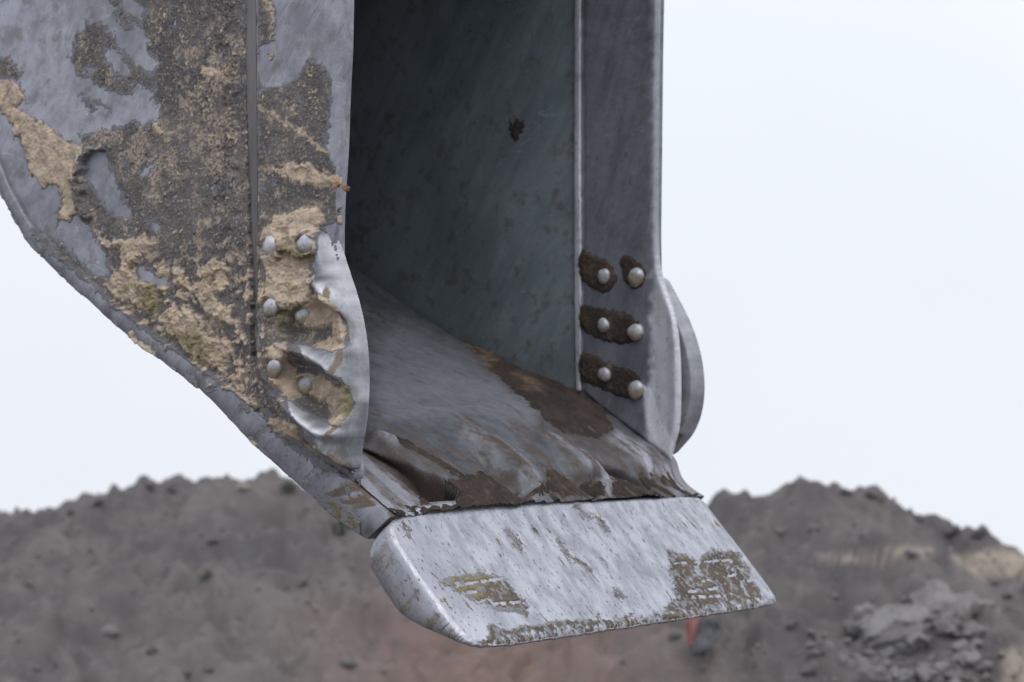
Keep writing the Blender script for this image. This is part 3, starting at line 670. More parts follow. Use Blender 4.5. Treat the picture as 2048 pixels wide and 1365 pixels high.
hm = np.where(sm(12, -12, np.minimum(corner, 999)) + (py > 860) > 0, hm, -.004); hm = np.where(gap + slot > .25, -.004, hm)
tanf = .85 * sm(16, -6, sdf(px + nwx, py + nwy, [(915, 685), (980, 700), (985, 735), (975, 745), (945, 725)])) * sm(-.5, .2, fbm(Wg, Sg * 3, .02, 3, 189)) + .6 * sm(12, -6, sdf(px + nwx * 1.5, py + nwy, [(1035, 760), (1060, 770), (1085, 795), (1050, 790)])) + .45 * sm(.1, .5, fbm(Wg, Sg * 3, .02, 3, 89)) * (py > 860)
nb3 = np.stack([nxn, np.zeros_like(nxn), nzn], -1)
heightsheet('floor_mud', Sg, Wg, pos, nb3, hm, MUD_IN, bucket, {'tan': np.clip(tanf, 0, 1), 'moss': tanf * 0}, cut=-.0004)

# ---- mud round the far bolts
g = .0026; lo_ = uvp(1150, 800, wI); hi_ = uvp(1300, 490, wI)
Ug, Vg = np.meshgrid(np.arange(lo_[0], hi_[0], g), np.arange(lo_[1], hi_[1], g), indexing='ij'); px, py = proj(Ug, wI, Vg)
X = px + fbm(Ug, Vg, .02, 3, 1) * 6; Y = py + fbm(Ug, Vg, .02, 3, 2) * 6
sp = union(X, Y, [smooth_poly(p, 2) for p in ([(1158, 498), (1192, 506), (1228, 535), (1240, 562), (1215, 590), (1188, 584), (1158, 556)], [(1236, 512), (1262, 508), (1288, 535), (1294, 572), (1264, 582), (1246, 562)],
      [(1158, 608), (1205, 614), (1254, 624), (1284, 645), (1282, 678), (1245, 694), (1200, 680), (1158, 660)], [(1158, 703), (1192, 708), (1232, 733), (1276, 742), (1290, 780), (1285, 800), (1262, 802), (1200, 780), (1158, 760)])])
hm = -.001 + .0052 * sm(2, -9, sp) + .0022 * fbm(Ug, Vg, .01, 3, 6) * sm(4, -4, sp)
hm = np.where(sp > 4, -.003, hm)
pos = np.stack([Ug, Ug * 0 + wI, Vg], -1); nb3 = np.zeros(pos.shape); nb3[..., 1] = -1
heightsheet('bolt_mud', Ug, Vg, pos, nb3, hm, MUD_IN, bucket, {'tan': np.clip(.35 * sm(.1, .5, fbm(Ug, Vg, .03, 3, 4)), 0, 1), 'moss': np.clip(.9 * sm(1215, 1160, px) * sm(-.3, .3, fbm(Ug, Vg, .03, 3, 14)), 0, 1)})
# splash of mud on the inner face of the far plate
lo_ = uvp(1000, 300, BW); hi_ = uvp(1075, 215, BW)
Ug, Vg = np.meshgrid(np.arange(lo_[0], hi_[0], g), np.arange(lo_[1], hi_[1], g), indexing='ij'); px, py = proj(Ug, BW, Vg)
X = px + fbm(Ug, Vg, .02, 4, 11) * 14; Y = py + fbm(Ug, Vg, .02, 4, 12) * 14
sp = sdf(X, Y, [(1018, 245), (1040, 232), (1052, 250), (1044, 272), (1032, 285), (1018, 270)])
hm = np.where(sp > 4, -.003, -.001 + .004 * sm(2, -9, sp) + .002 * fbm(Ug, Vg, .01, 3, 6))
pos = np.stack([Ug, Ug * 0 + BW, Vg], -1); nb3 = np.zeros(pos.shape); nb3[..., 1] = -1
heightsheet('mud_splash', Ug, Vg, pos, nb3, hm, MUD_IN, bucket, {'tan': hm * 0, 'moss': hm * 0})

# ------------------------------------------------------------------ mud on the near side
g = .0019
c0 = uvp(-30, 1010, 0); c1 = uvp(745, -150, 0)
Ug, Vg = np.meshgrid(np.arange(c0[0] - .02, c1[0] + .01, g), np.arange(c0[1], c1[1] + .02, g), indexing='ij')
px, py = proj(Ug, 0, Vg); ppy_ = py
pxe, pye = proj(Ug, -EP, Vg)
# steel surface under the mud
dcut = sdf(Ug, Vg, cut_poly); hc = cut_h(Ug, Vg, np.minimum(dcut, 0))
on_cut = dcut < -.001
on_edge = (pxe > 515) & ~on_cut
strip_f = np.clip((px - 490) / 25, 0, 1)
surf = np.where(on_cut, EP + .001 + hc, EP * strip_f)
rim_poly = [tuple(p) for p in Ni[::8]] + UV([(722, 935), (700, 860), (690, 700), (690, 0), (690, -640)])
drim = sdf(Ug, Vg, rim_poly); doutl = sdf(Ug, Vg, [tuple(p) for p in No[::6]] + UV([(742, 1078), (786, 1040), (746, 985), (722, 935), (690, 700), (690, -640)])); on_rim = (drim > 0) & ~on_cut & (ppy_ > 200)
surf = np.where(on_rim, .0142, surf)
ppx, ppy = proj(Ug, -surf, Vg)                       # where each surface point sits in the photograph
wx = fbm(Ug, Vg, .045, 3, 101) * 11 + fbm(Ug, Vg, .012, 3, 102) * 9
wy = fbm(Ug, Vg, .045, 3, 103) * 11 + fbm(Ug, Vg, .012, 3, 104) * 9
X, Y = ppx + wx, ppy + wy
dark = [[(205, -60), (208, 0), (235, 40), (252, 60), (282, 70), (292, 92), (314, 132), (302, 142), (276, 128), (252, 108), (234, 88), (226, 60), (204, 40), (182, 44), (160, 30), (168, 62), (150, 62),
         (140, 86), (150, 100), (133, 118), (152, 150), (184, 160), (204, 178), (240, 188), (262, 192), (272, 172), (300, 178), (302, 200), (320, 215), (312, 240), (290, 248), (262, 240), (236, 246), (214, 256),
         (196, 262), (160, 268), (158, 292), (120, 270), (60, 235), (20, 240), (40, 290), (60, 340), (100, 340), (120, 380), (112, 440), (150, 420), (178, 458), (204, 500), (222, 548), (190, 548), (130, 488), (62, 452),
         (66, 470), (120, 525), (190, 580), (250, 636), (330, 694), (400, 742), (450, 778), (532, 826), (560, 860), (606, 890), (650, 925), (690, 950), (700, 900), (540, 780), (520, 700), (520, 400), (520, -60)],
        [(155, 186), (192, 196), (216, 216), (234, 242), (236, 262), (216, 250), (214, 230), (196, 222), (180, 228), (166, 206)],
        [(-60, 110), (18, 110), (28, 122), (46, 142), (38, 160), (-60, 160)],
        [(515, -60), (530, -60), (548, 20), (550, 50), (545, 85), (514, 96)],
        [(512, 182), (560, 168), (600, 150), (612, 120), (640, 126), (668, 160), (664, 210), (655, 290), (668, 330), (700, 345), (700, 385), (684, 420), (668, 460), (700, 520), (700, 560), (640, 560), (640, 600), (690, 640),
         (700, 720), (715, 780), (706, 860), (660, 880), (600, 840), (560, 800), (512, 740)]]
islands = [[(212, 98), (238, 106), (252, 128), (257, 150), (240, 146), (216, 122)], [(176, 140), (188, 142), (186, 152), (174, 148)], [(262, 45), (282, 60), (300, 82), (290, 84), (270, 66)], [(252, -20), (272, 0), (288, 18), (282, 40), (262, 30), (244, 6)],
           [(188, 300), (212, 306), (216, 326), (228, 356), (242, 392), (262, 428), (252, 440), (222, 424), (196, 388), (176, 352), (172, 328)], [(284, 344), (308, 324), (302, 342), (288, 350)], [(300, 440), (322, 452), (312, 462)],
           [(268, 528), (290, 540), (330, 556), (340, 572), (316, 566), (284, 560)], [(190, 205), (226, 232), (238, 240), (220, 250), (200, 240)],
           [(514, 108), (580, 108), (605, 118), (600, 140), (560, 160), (514, 172)], [(66, 322), (96, 318), (110, 340), (104, 368), (84, 364), (74, 348)]]
dk = union(X, Y, dark); isl = union(X, Y, islands)
# cutter metal that is rubbed clean
clean = union(ppx + wx * .4, ppy + wy * .4, [[(648, 455), (668, 490), (680, 540), (704, 590), (722, 660), (728, 740), (724, 820), (706, 880), (690, 925), (716, 950), (760, 930), (760, 560), (690, 440)],
        [(622, 552), (650, 550), (694, 586), (714, 640), (724, 720), (709, 706), (698, 646), (672, 606), (628, 588)], [(596, 690), (640, 698), (694, 706), (722, 750), (720, 800), (696, 770), (660, 744), (612, 722)],
        [(572, 796), (604, 822), (640, 842), (680, 858), (704, 848), (716, 800), (740, 850), (716, 950), (650, 912), (612, 866), (580, 824)], [(640, 462), (662, 470), (672, 540), (640, 560), (625, 530)]])
tanp = [[(-60, 150), (30, 162), (50, 184), (50, 202), (38, 216), (72, 236), (106, 258), (118, 272), (158, 288), (172, 312), (160, 345), (156, 390), (162, 430), (140, 446), (116, 442), (108, 456), (116, 428), (126, 400),
         (120, 376), (84, 376), (72, 362), (60, 345), (50, 300), (28, 262), (14, 236), (-60, 200)],
        [(178, 446), (206, 470), (232, 482), (268, 477), (292, 466), (308, 486), (330, 482), (300, 505), (284, 516), (272, 548), (288, 560), (316, 574), (322, 604), (308, 638), (278, 620), (246, 604), (226, 594), (204, 570),
         (226, 549), (246, 528), (240, 503), (205, 494)],
        [(338, 548), (360, 536), (372, 556), (388, 568), (410, 550), (400, 538), (436, 518), (468, 538), (462, 554), (436, 550), (426, 566), (438, 596), (462, 624), (476, 646), (462, 662), (436, 642), (410, 626), (392, 592), (368, 580), (348, 570)],
        [(308, 640), (338, 618), (380, 614), (408, 640), (402, 656), (462, 686), (474, 708), (442, 734), (410, 728), (380, 714), (354, 694), (342, 670)],
        [(450, 752), (478, 748), (500, 722), (512, 728), (486, 768), (494, 790), (526, 810), (514, 822), (472, 790)], [(536, 832), (576, 836), (602, 860), (608, 882), (638, 898), (630, 910), (580, 878), (530, 856)],
        [(258, 660), (300, 690), (316, 712), (300, 716), (264, 690)],
        [(300, 236), (330, 262), (360, 262), (350, 276), (310, 270)], [(400, 130), (440, 140), (458, 158), (430, 166), (404, 152)],
        [(527, -40), (540, 0), (552, 40), (548, 80), (538, 84), (542, 40), (524, 4)], [(532, 108), (548, 104), (556, 116), (540, 126)],
        [(516, 200), (530, 208), (600, 258), (662, 304), (660, 314), (590, 266), (518, 214)], [(544, 342), (586, 324), (622, 330), (664, 352), (690, 356), (690, 372), (640, 376), (598, 368), (560, 354)],
        [(530, 452), (560, 424), (640, 416), (656, 440), (652, 462), (630, 470), (640, 500), (628, 520), (626, 560), (630, 588), (612, 606), (590, 614), (560, 622), (532, 596), (528, 500)],
        [(630, 588), (680, 610), (696, 652), (692, 702), (656, 706), (612, 698), (664, 676), (668, 650), (622, 662), (594, 644), (600, 610)],
        [(534, 690), (572, 688), (582, 722), (612, 746), (656, 752), (700, 776), (710, 820), (680, 856), (656, 846), (668, 824), (626, 794), (578, 802), (546, 768), (530, 720)], [(668, 476), (684, 480), (690, 520), (676, 522)], [(675, 550), (690, 556), (690, 590), (678, 580)],
        [(672, 420), (692, 430), (694, 448), (676, 446)]]
tn = union(X, Y, tanp)
tnl = -tn + 4 * fbm(Ug, Vg, .02, 3, 120)
# holes / scoops in the crust
hole = np.minimum.reduce([np.hypot(ppx - a, ppy - b) - r for a, b, r in [(606, 349, 11), (574, 640, 17), (446, 556, 14)]])
hole = np.minimum(hole, sdf(X, Y, [(560, 508), (600, 516), (640, 506), (640, 524), (600, 540), (562, 524)]))
clump = fbm(Ug, Vg, .022, 4, 131); crumb = billow(Ug, Vg, .010, 3, 133); grain = fbm(Ug, Vg, .0055, 2, 135); broad = fbm(Ug, Vg, .10, 3, 137)
rimd = [[(640, 980), (690, 1012), (735, 1048), (765, 1075), (742, 1090), (680, 1048), (625, 996)], [(700, 940), (722, 940), (745, 985), (775, 1040), (750, 1060), (735, 1010)], [(520, 548 + 260), (560, 850), (600, 884), (650, 930), (690, 955), (640, 940), (570, 890), (520, 830)]]
dk = np.minimum(dk, union(X, Y, rimd)); dk = np.where(on_rim, np.minimum(dk, 26 * (.30 - fbm(Ug, Vg, .045, 4, 211) - .5 * sm(.02, .004, -doutl) * sm(-.1, .3, fbm(Ug, Vg, .12, 2, 213)))), dk)
inside = np.minimum(-dk, isl)
inside = np.minimum(inside, clean)
patchy = inside + 7 * fbm(Ug, Vg, .03, 4, 141)
hd = .0006 + .0020 * sm(0, 12, inside) * (.6 + .8 * clump) + .0012 * clump.clip(0, 1) * sm(2, 14, inside) + .0010 * fbm(Ug, Vg, .009, 3, 207) * sm(2, 10, inside) + .0007 * grain
hd += .0022 * sm(.10, .35, clump) * sm(360, 470, ppx) * (ppx < 480) * 1.0
dots = fbm(Ug, Vg, .0085, 2, 201) * .75 + .45 * fbm(Ug, Vg, .028, 3, 203) + .25 * fbm(Ug, Vg, .09, 2, 205)
hd = hd + .0020 * sm(.30, .50, dots) * sm(3, 10, inside)
pit = fbm(Ug, Vg, .016, 4, 181) + .35 * fbm(Ug, Vg, .12, 2, 183)
hd = np.where((pit > .40) & (ppx < 490), -.002, hd)
hd = np.where((inside > 0) & (hd > -.0019), np.maximum(hd, .0002), -.0012 - .0001 * np.clip(-inside, 0, 10))
tin = np.minimum(tnl, clean + 3)
ht = (.0055 + .0075 * (clump + .35).clip(0, 1.2) + .004 * broad) * sm(0, 9, tin) + .0026 * fbm(Ug, Vg, .011, 3, 209) * sm(0, 6, tin) + .0024 * grain
amp = .55 + .45 * sm(380, 520, ppy); amp = np.where(ppy < 380, .6, amp)
on_streak = sm(14, 0, ldist(ppx, ppy, [(517, 207), (661, 309)]))
ht = ht * amp * (1 - .7 * on_streak)
H = np.where(tin > 0, np.maximum(hd, ht), hd)
# crust rim that stands over the bare crescent, and bulges around bolts
rim = np.exp(-(ldist(X, Y, [(206, 300), (180, 306), (164, 326), (158, 360), (164, 400), (172, 430)]) / 9) ** 2); H += .017 * rim * (inside > 0)
rim2 = np.exp(-(ldist(X, Y, [(462, -20), (440, 50), (470, 100), (452, 150), (468, 220), (452, 290), (470, 330)]) / 7) ** 2); H += .0045 * rim2 * (inside > 0)
mound = sm(62, 10, np.hypot((ppx - 594) * .9, (ppy - 452) * 1.5)); H += .010 * mound * (H > 0)
for a, b in [(543, 493), (617, 489), (543, 616), (549, 738), (608, 630), (614, 771)]:
    rr_ = np.hypot(ppx - a, ppy - b); H += np.where((H > 0), .007 * np.exp(-((rr_ - 24) / 9) ** 2), 0)
    H = np.where(rr_ < 17, np.minimum(H, .004), H)
H = np.where((hole < 3) & (H > 0), np.minimum(H, .0008 + .001 * (hole.clip(-20, 3) + 6) / 6), H)
# leave the smooth bevel strip bare, except at its foot and along its back edge
inner_strip = (ppx > 494 + 8 * sm(200, 640, ppy) + wx * .25) & (ppx < 515 + 3 * sm(200, 640, ppy))
H = np.where(inner_strip & (ppy < 715 + wy), -.002, H)
H = np.where((~on_cut) & (pxe > 672 + wx * .3) & (ppy < 460), np.minimum(H, np.where(tin > 0, .0015, -.002)), H)
# keep to the plate
doutl = sdf(Ug, Vg, near_poly); clipd = sdf(Ug, Vg, [tuple(p) for p in No[::6]] + UV([(742, 1078), (786, 1040), (746, 985), (722, 935), (712, 900), (690, 700), (690, -640)])); H = np.where((clipd > -.001) & ~on_cut, -.006, H)
H = np.where(on_cut & (ppx > 640) & (ppy > 440) & (dcut > -.010 + .007 * fbm(Ug, Vg, .02, 3, 221)), -.004, H); H = np.where(~on_cut & (ppx > 690) & (ppy < 880), -.006, H)
# smooth the base where surf jumps (edge of the casting), the crust bridges it
def blur(A, n):
    for _ in range(n): A = (A + np.roll(A, 1, 0) + np.roll(A, -1, 0) + np.roll(A, 1, 1) + np.roll(A, -1, 1)) / 5
    return A
sb = np.maximum(surf, blur(surf, 5))
H = np.where(inner_strip & (H < 0), -.01, H)
tanw = np.clip(sm(-1, 5, tin) * (.75 + .5 * fbm(Ug, Vg, .03, 4, 151)) + .55 * sm(.18, .42, fbm(Ug, Vg, .035, 5, 153)) * sm(250, 420, ppx) * sm(.0, .25, fbm(Ug, Vg, .15, 2, 155) + .12) * (inside > 4), 0, 1)
lowz = sm(470, 560, ppy) * sm(200, 260, ppx) * (ppx < 530) * sm(-15, 12, inside)
extra = sm(.06, .30, fbm(Ug, Vg, .030, 5, 301) + .12 * sm(640, 560, ppy)) * lowz
H = np.where(inside > 1, H + .0055 * extra * (.6 + fbm(Ug, Vg, .012, 3, 303)), H); tanw = np.clip(np.maximum(tanw, .95 * extra), 0, 1)
crs = sm(.30, .46, dots); zone = .25 + .75 * sm(-.15, .3, fbm(Ug, Vg, .09, 3, 179) + .25 * np.exp(-((ppx - 400) / 90) ** 2))
dust = .50 * sm(.02, .32, fbm(Ug, Vg, .05, 5, 231) + .35 * np.exp(-(ldist(ppx, ppy, [(430, 140), (420, 300), (300, 300), (220, 270)]) / 60) ** 2) - .1) * sm(-.35, .2, fbm(Ug, Vg, .008, 3, 233))
tanw = np.clip(np.maximum(np.maximum(tanw, dust), .9 * crs * zone * (inside > 3)), 0, 1)
moss = .75 * sm(16, -10, union(X, Y, [[(275, 570), (320, 575), (322, 625), (290, 615)], [(342, 665), (400, 670), (430, 705), (400, 725), (350, 690)], [(560, 500), (640, 505), (630, 528), (560, 522)], [(556, 614), (592, 618), (590, 655), (560, 650)], [(690, 800), (708, 760), (712, 820), (690, 850)],
                               [(640, 905), (700, 925), (714, 950), (650, 935)], [(640, 985), (700, 1020), (760, 1075), (742, 1095), (660, 1040), (620, 990)]]))
film = .4 * sm(.1, .5, fbm(Ug * .9 + Vg * .5, (Vg - Ug * .3) * .22, .014, 4, 305)) + .85 * sm(12, 0, inside) + .78 * sm(-.05, .35, fbm(Ug, Vg, .055, 5, 261) + .25 * fbm(Ug, Vg, .2, 2, 263)) * sm(.0025, .0008, H) + .3 * on_rim
film = np.clip(film * (1 - sm(.25, .7, tanw)), 0, 1); tanw = tanw * (1 - .55 * sm(.12, .45, fbm(Ug, Vg, .05, 4, 265)) * (ppx < 200))
orng = sm(7, 3, np.minimum(np.hypot(ppx - 674 + wx * .4, ppy - 367), np.hypot(ppx - 690, ppy - 377 + wy * .4))) * .9
H = np.where(orng > .3, np.maximum(H, .002), H)
pos = np.stack([Ug, -sb, Vg], -1); nb3 = np.zeros(pos.shape); nb3[..., 1] = -1
mud = heightsheet('dried_mud', Ug, Vg, pos, nb3, H, MUD, bucket, {'tan': tanw, 'moss': moss, 'orange': orng, 'film': film}, cut=-.0004)

# ------------------------------------------------------------------ ground, mounds and what lies on them
def soilmat(name, c1, c2, c3, pale=(.36, .31, .26)):
    t = MT(name); a = t.noise(1.3, 5, .6); b = t.noise(9, 6, .65, off=2); f = t.noise(45, 4, .7, off=5)
    c = t.mix(t.rng(a, .38, .62), c1, c2); c = t.mix(t.mth('MULTIPLY', t.rng(b, .5, .7), .6), c, c3)
    c = t.mix(t.mth('MULTIPLY', t.rng(f, .62, .72), .5), c, tuple(min(1, x * 2.0) for x in c3))
    c = t.mix(t.mth('MULTIPLY', t.att('pale'), t.rng(b, .3, .55, .3, 1)), c, pale)
    c = t.mix(t.mth('MULTIPLY', t.att('red'), t.rng(b, .3, .6, .35, 1)), c, (.25, .165, .14))
    return t.done(c, .95, 0., t.bump(f, .8, .02), .2)
SOIL = soilmat('wet_soil', (.108, .102, .105), (.160, .145, .143), (.200, .184, .186))
SOIL_FAR = soilmat('far_soil', (.14, .13, .13), (.2, .18, .17), (.22, .2, .19))
def px2w(px, py, Y):
    """world point at forward distance Y seen at that place of the photograph"""
    r = c2w((px - 1024.0, 682.5 - py, F)); t_ = Y / r.y; return (r.x * t_, Y, CAMZ + r.z * t_)
def mound_fn(crest, Yc, depth_f, seed, amp=1.):
    C = [px2w(a, b, Yc) for a, b in crest]; cx = [c[0] for c in C]; cz = [c[2] for c in C]
    def fn(x, y):
        top = np.interp(x, cx, cz); q = y - (Yc + .35 * fbm(x, x * 0, 1.3, 2, seed))
        fr = np.where(q < 0, np.clip(1 - (-q / depth_f), -.1, 1), np.clip(1 - q / 3.2, -.1, 1))
        prof = np.where(q < 0, 1 - (1 - fr) ** 1.25, fr)
        z = prof * (top + .02 * (x < 0))
        wq = .25 * fbm(x, y, .6, 2, seed + 11)
        bl = np.maximum(0, fbm(x + wq, y * .8 - wq, .34, 3, seed + 13)) ** .6
        z = z + amp * (.34 * fbm(x, y, 1.3, 3, seed + 3) * sm(0, 1.2, np.abs(q)) - .26 * billow(x + wq, y * .7, .85, 3, seed + 5) * sm(-.1, .6, np.abs(q)) + .17 * bl + .035 * billow(x, y, .17, 3, seed + 7) + .016 * fbm(x, y, .07, 3, seed + 9)
             + .05 * np.maximum(0, fbm(x, y * .6, .12, 2, seed + 15) - .15) ** .5)
        return z
    return fn
cL = [(-1500, 1080), (-600, 1050), (0, 1034), (100, 1030), (190, 1004), (260, 985), (300, 978), (400, 970), (500, 966), (560, 975), (620, 990), (760, 1030), (900, 1080), (1150, 1150), (1500, 1300), (1900, 1400)]
cR = [(700, 1400), (900, 1300), (1050, 1180), (1200, 1090), (1330, 1040), (1420, 1020), (1480, 1000), (1550, 990), (1600, 986), (1690, 984), (1745, 994), (1780, 1016), (1850, 1044), (1900, 1064), (1975, 1072), (1992, 1100), (2030, 1112), (2120, 1122), (2500, 1160), (3200, 1210)]
fL = mound_fn(cL, 15.5, 7.0, 200); fR = mound_fn(cR, 13.0, 5.6, 300)
def terrain(name, fn, x0, x1, y0, y1, rx, ry, pale=None):
    xs = np.arange(x0, x1, rx); ys = np.arange(y0, y1, ry); XX, YY = np.meshgrid(xs, ys, indexing='ij'); ZZ = fn(XX, YY)
    ed = np.minimum.reduce([XX - x0, x1 - XX, YY - y0, y1 - YY]); ZZ = ZZ * sm(0, .8, ed) - .25 * (1 - sm(0, .6, ed))
    idx = np.arange(XX.size).reshape(XX.shape); q = np.stack([idx[:-1, :-1], idx[1:, :-1], idx[1:, 1:], idx[:-1, 1:]], -1).reshape(-1, 4)
    # photo place of each point, for the pale sand seams
    yy = YY * math.cos(PITCH) + (ZZ - CAMZ) * math.sin(PITCH); zz = -YY * math.sin(PITCH) + (ZZ - CAMZ) * math.cos(PITCH)
    ppx = 1024 + F * XX / yy; ppy = 682.5 - F * zz / yy
    pl = np.zeros(XX.shape)
    if pale:
        nx_ = fbm(XX, YY, .3, 4, 5) * 26; pl = sm(9, -9, union(ppx + nx_, ppy + nx_ * .6, pale))
    o = mesh_obj(name, np.c_[XX.ravel(), YY.ravel(), ZZ.ravel()], q, SOIL, None, attrs={'pale': pl.ravel(), 'red': (.75 * np.exp(-((ppx - 1000) / 330) ** 2) * sm(1120, 1260, ppy + 60 * fbm(XX, YY, .8, 3, 9))).ravel()}, kind='structure'); return o
o = terrain('earth_mound', fL, -7.5, 4.0, 7.5, 19.5, .026, .034); o['label'] = 'broad dark earth mound on the left behind the bucket'
o = terrain('earth_mound', fR, -1.8, 8.0, 7.2, 16.8, .024, .03, [[(1640, 1112), (1740, 1098), (1850, 1094), (1880, 1104), (1760, 1112), (1650, 1122)], [(1900, 1112), (1970, 1092), (2090, 1108), (2090, 1150), (1960, 1160), (1930, 1140)], [(2010, 1310), (2100, 1300), (2100, 1400), (2000, 1400)]])
o['label'] = 'craggy earth mound on the right with a pale sandy seam'
xs = np.r_[-900, -300, -100, np.linspace(-40, 40, 81), 100, 300, 900]; ys = np.r_[-60, np.linspace(-20, 60, 81), 120, 300, 900, 1500]
XX, YY = np.meshgrid(xs, ys, indexing='ij'); ZZ = .10 * fbm(XX, YY, 3.0, 3, 77) * (np.abs(XX) < 39)
idx = np.arange(XX.size).reshape(XX.shape); q = np.stack([idx[:-1, :-1], idx[1:, :-1], idx[1:, 1:], idx[:-1, 1:]], -1).reshape(-1, 4)
mesh_obj('ground', np.c_[XX.ravel(), YY.ravel(), ZZ.ravel()], q, SOIL_FAR, None, attrs={'pale': XX.ravel() * 0}, kind='structure')

def surf_pt(px, py, fns):
    """walk along the sight line of that place until it meets the mound"""
    r = c2w((px - 1024.0, 682.5 - py, F)); ys = np.arange(7.5, 17.5, .02); k = ys / r.y; x = r.x * k; z = CAMZ + r.z * k
    t_ = np.maximum.reduce([f(x, ys) for f in fns]); hit = np.nonzero(t_ >= z)[0]
    i = hit[0] if len(hit) else int(np.argmax(t_ - z)); return Vector((x[i], ys[i], t_[i]))
def rockmat(name, a, b):
    t = MT(name); n = t.noise(14, 5, .65); f = t.noise(80, 4, .7, off=3)
    return t.done(t.mix(t.rng(n, .35, .65), a, b), .92, 0., t.bump(f, .6, .01), .2)
M_SLAB = rockmat('grey_clay', (.20, .193, .196), (.285, .27, .27)); M_CLOD = rockmat('dark_clod', (.13, .122, .126), (.20, .185, .185)); M_CLODP = rockmat('pale_clod', (.30, .27, .25), (.42, .37, .33))
M_GREYC = rockmat('grey_clod', (.16, .152, .155), (.24, .225, .225))
def rock(name, mat, size, seed, flat=.7, stretch=1., ang=.5, sub=3):
    r = random.Random(seed); bm = bmesh.new(); bmesh.ops.create_icosphere(bm, subdivisions=sub, radius=.5)
    pl = [(Vector((r.gauss(0, 1), r.gauss(0, 1), r.gauss(0, 1))).normalized(), r.uniform(.24, .42)) for _ in range(9)]
    for v in bm.verts:
        for n_, d_ in pl:
            k = v.co.dot(n_) - d_
            if k > 0: v.co -= n_ * k
    co = np.array([v.co for v in bm.verts]); d_ = fbm(co[:, 0] * 3 + co[:, 2] * 2 + seed, co[:, 1] * 3 - co[:, 2] + seed, 1.0, 4, seed) * .42 + fbm(co[:, 0] * 9 + co[:, 2] * 7, co[:, 1] * 9 + seed, 1.0, 3, seed + 1) * .2
    for v, k in zip(bm.verts, d_): v.co *= 1 + k; v.co = Vector((v.co.x * stretch, v.co.y, v.co.z * flat)) * size
    me = bpy.data.meshes.new(name); bm.to_mesh(me); bm.free(); me.materials.append(mat)
    o = bpy.data.objects.new(name, me); COL.objects.link(o); o.rotation_euler = (r.uniform(-.3, .3), r.uniform(-.3, .3), r.uniform(0, 6.28)); return o
def tag(o, label, cat, group=None):
    o['label'] = label; o['category'] = cat
    if group: o['group'] = group
    return o
both = [fL, fR]
def put(o, px, py, sink=.25, fns=both):
    p = surf_pt(px, py, fns); o.location = p + Vector((0, 0, o.dimensions.z * (.5 - sink) if o.dimensions.z else 0)); return p
def slabrock(px, py, wpx, hpx, seed, label):
    """broken flat lump of clay lying on the slope, outline jagged"""
    p = surf_pt(px, py, both); k = p.y / F; r = random.Random(seed); n = 15; bm = bmesh.new()
    ring = []
    for i in range(n):
        a = 2 * math.pi * i / n; q_ = r.uniform(.72, 1.08); ring.append((math.cos(a) * wpx * .5 * k * q_, math.sin(a) * hpx * .5 * k * q_))
    f0 = [bm.verts.new((a, -.05 * r.uniform(.6, 1.2) + b * .35, b)) for a, b in ring]; b0 = [bm.verts.new((a * 1.12, .16, b * 1.1 - .03)) for a, b in ring]
    bm.faces.new(f0[::-1]); bm.faces.new(b0)
    for i in range(n): bm.faces.new([f0[i], f0[(i + 1) % n], b0[(i + 1) % n], b0[i]])
    bmesh.ops.triangulate(bm, faces=bm.faces); bmesh.ops.subdivide_edges(bm, edges=bm.edges, cuts=3, use_grid_fill=True)
    for v in bm.verts:
        v.co += Vector((0, 1, 0)) * float(fbm(np.array([v.co.x]), np.array([v.co.z]), .12, 4, seed)[0]) * .035
    bmesh.ops.recalc_face_normals(bm, faces=bm.faces)
    me = bpy.data.meshes.new('clay_slab'); bm.to_mesh(me); bm.free(); me.materials.append(M_SLAB)
    o = bpy.data.objects.new('clay_slab', me); COL.objects.link(o); o.location = p; o.rotation_euler = (-.1, 0, 0); return tag(o, label, 'lump of clay')
slabrock(1868, 1204, 104, 92, 3, 'pale grey flat lump of clay, left half of the broken pair high on the right mound')
slabrock(1930, 1222, 100, 78, 8, 'pale grey flat lump of clay with a dark undercut right side on the right mound')
slabrock(1800, 1232, 120, 60, 12, 'low grey lump of clay below and left of the broken pair on the right mound')
LB = 'grey clod of clay in the rubble patch low on the right mound'; GR = 'clods in the rubble patch low on the right mound'
for i, (x, y, s_) in enumerate([(1735, 1262, 34), (1752, 1290, 40), (1790, 1268, 46), (1826, 1262, 34), (1840, 1290, 52), (1870, 1278, 34), (1905, 1262, 38), (1772, 1312, 30), (1806, 1306, 34), (1845, 1322, 48), (1886, 1312, 50), (1925, 1290, 36), (1716, 1350, 56), (1760, 1348, 44),
                               (1800, 1352, 46), (1850, 1356, 40), (1900, 1350, 56), (1940, 1330, 34), (1968, 1352, 40), (1815, 1240, 26), (1740, 1240, 28), (1690, 1358, 40), (1860, 1250, 26), (1950, 1265, 26)]):
    if i in (3, 5, 9, 10, 13, 19, 21, 22): continue
    s_ *= random.Random(i).uniform(1.1, 2.0); o = rock('clay_clod', M_SLAB if i % 3 else M_GREYC, 1, 40 + i, random.Random(i).uniform(.55, .95), random.Random(i + 50).uniform(1., 1.7)); p = put(o, x, y); k = p.y / F * s_ * 1.0; o.scale = (k, k, k); o.location = p + Vector((0, .05 * k, -.05 * k)); tag(o, ('broad ' if s_ > 62 else 'fist-sized ' if s_ > 42 else 'little ') + ('pale grey' if i % 3 else 'dark grey') + ' clod of clay in the ' + ('top' if y < 1272 else 'middle' if y < 1325 else 'bottom') + ' of the rubble patch, ' + ('left side' if x < 1790 else 'centre' if x < 1870 else 'right side'), 'clod', GR)
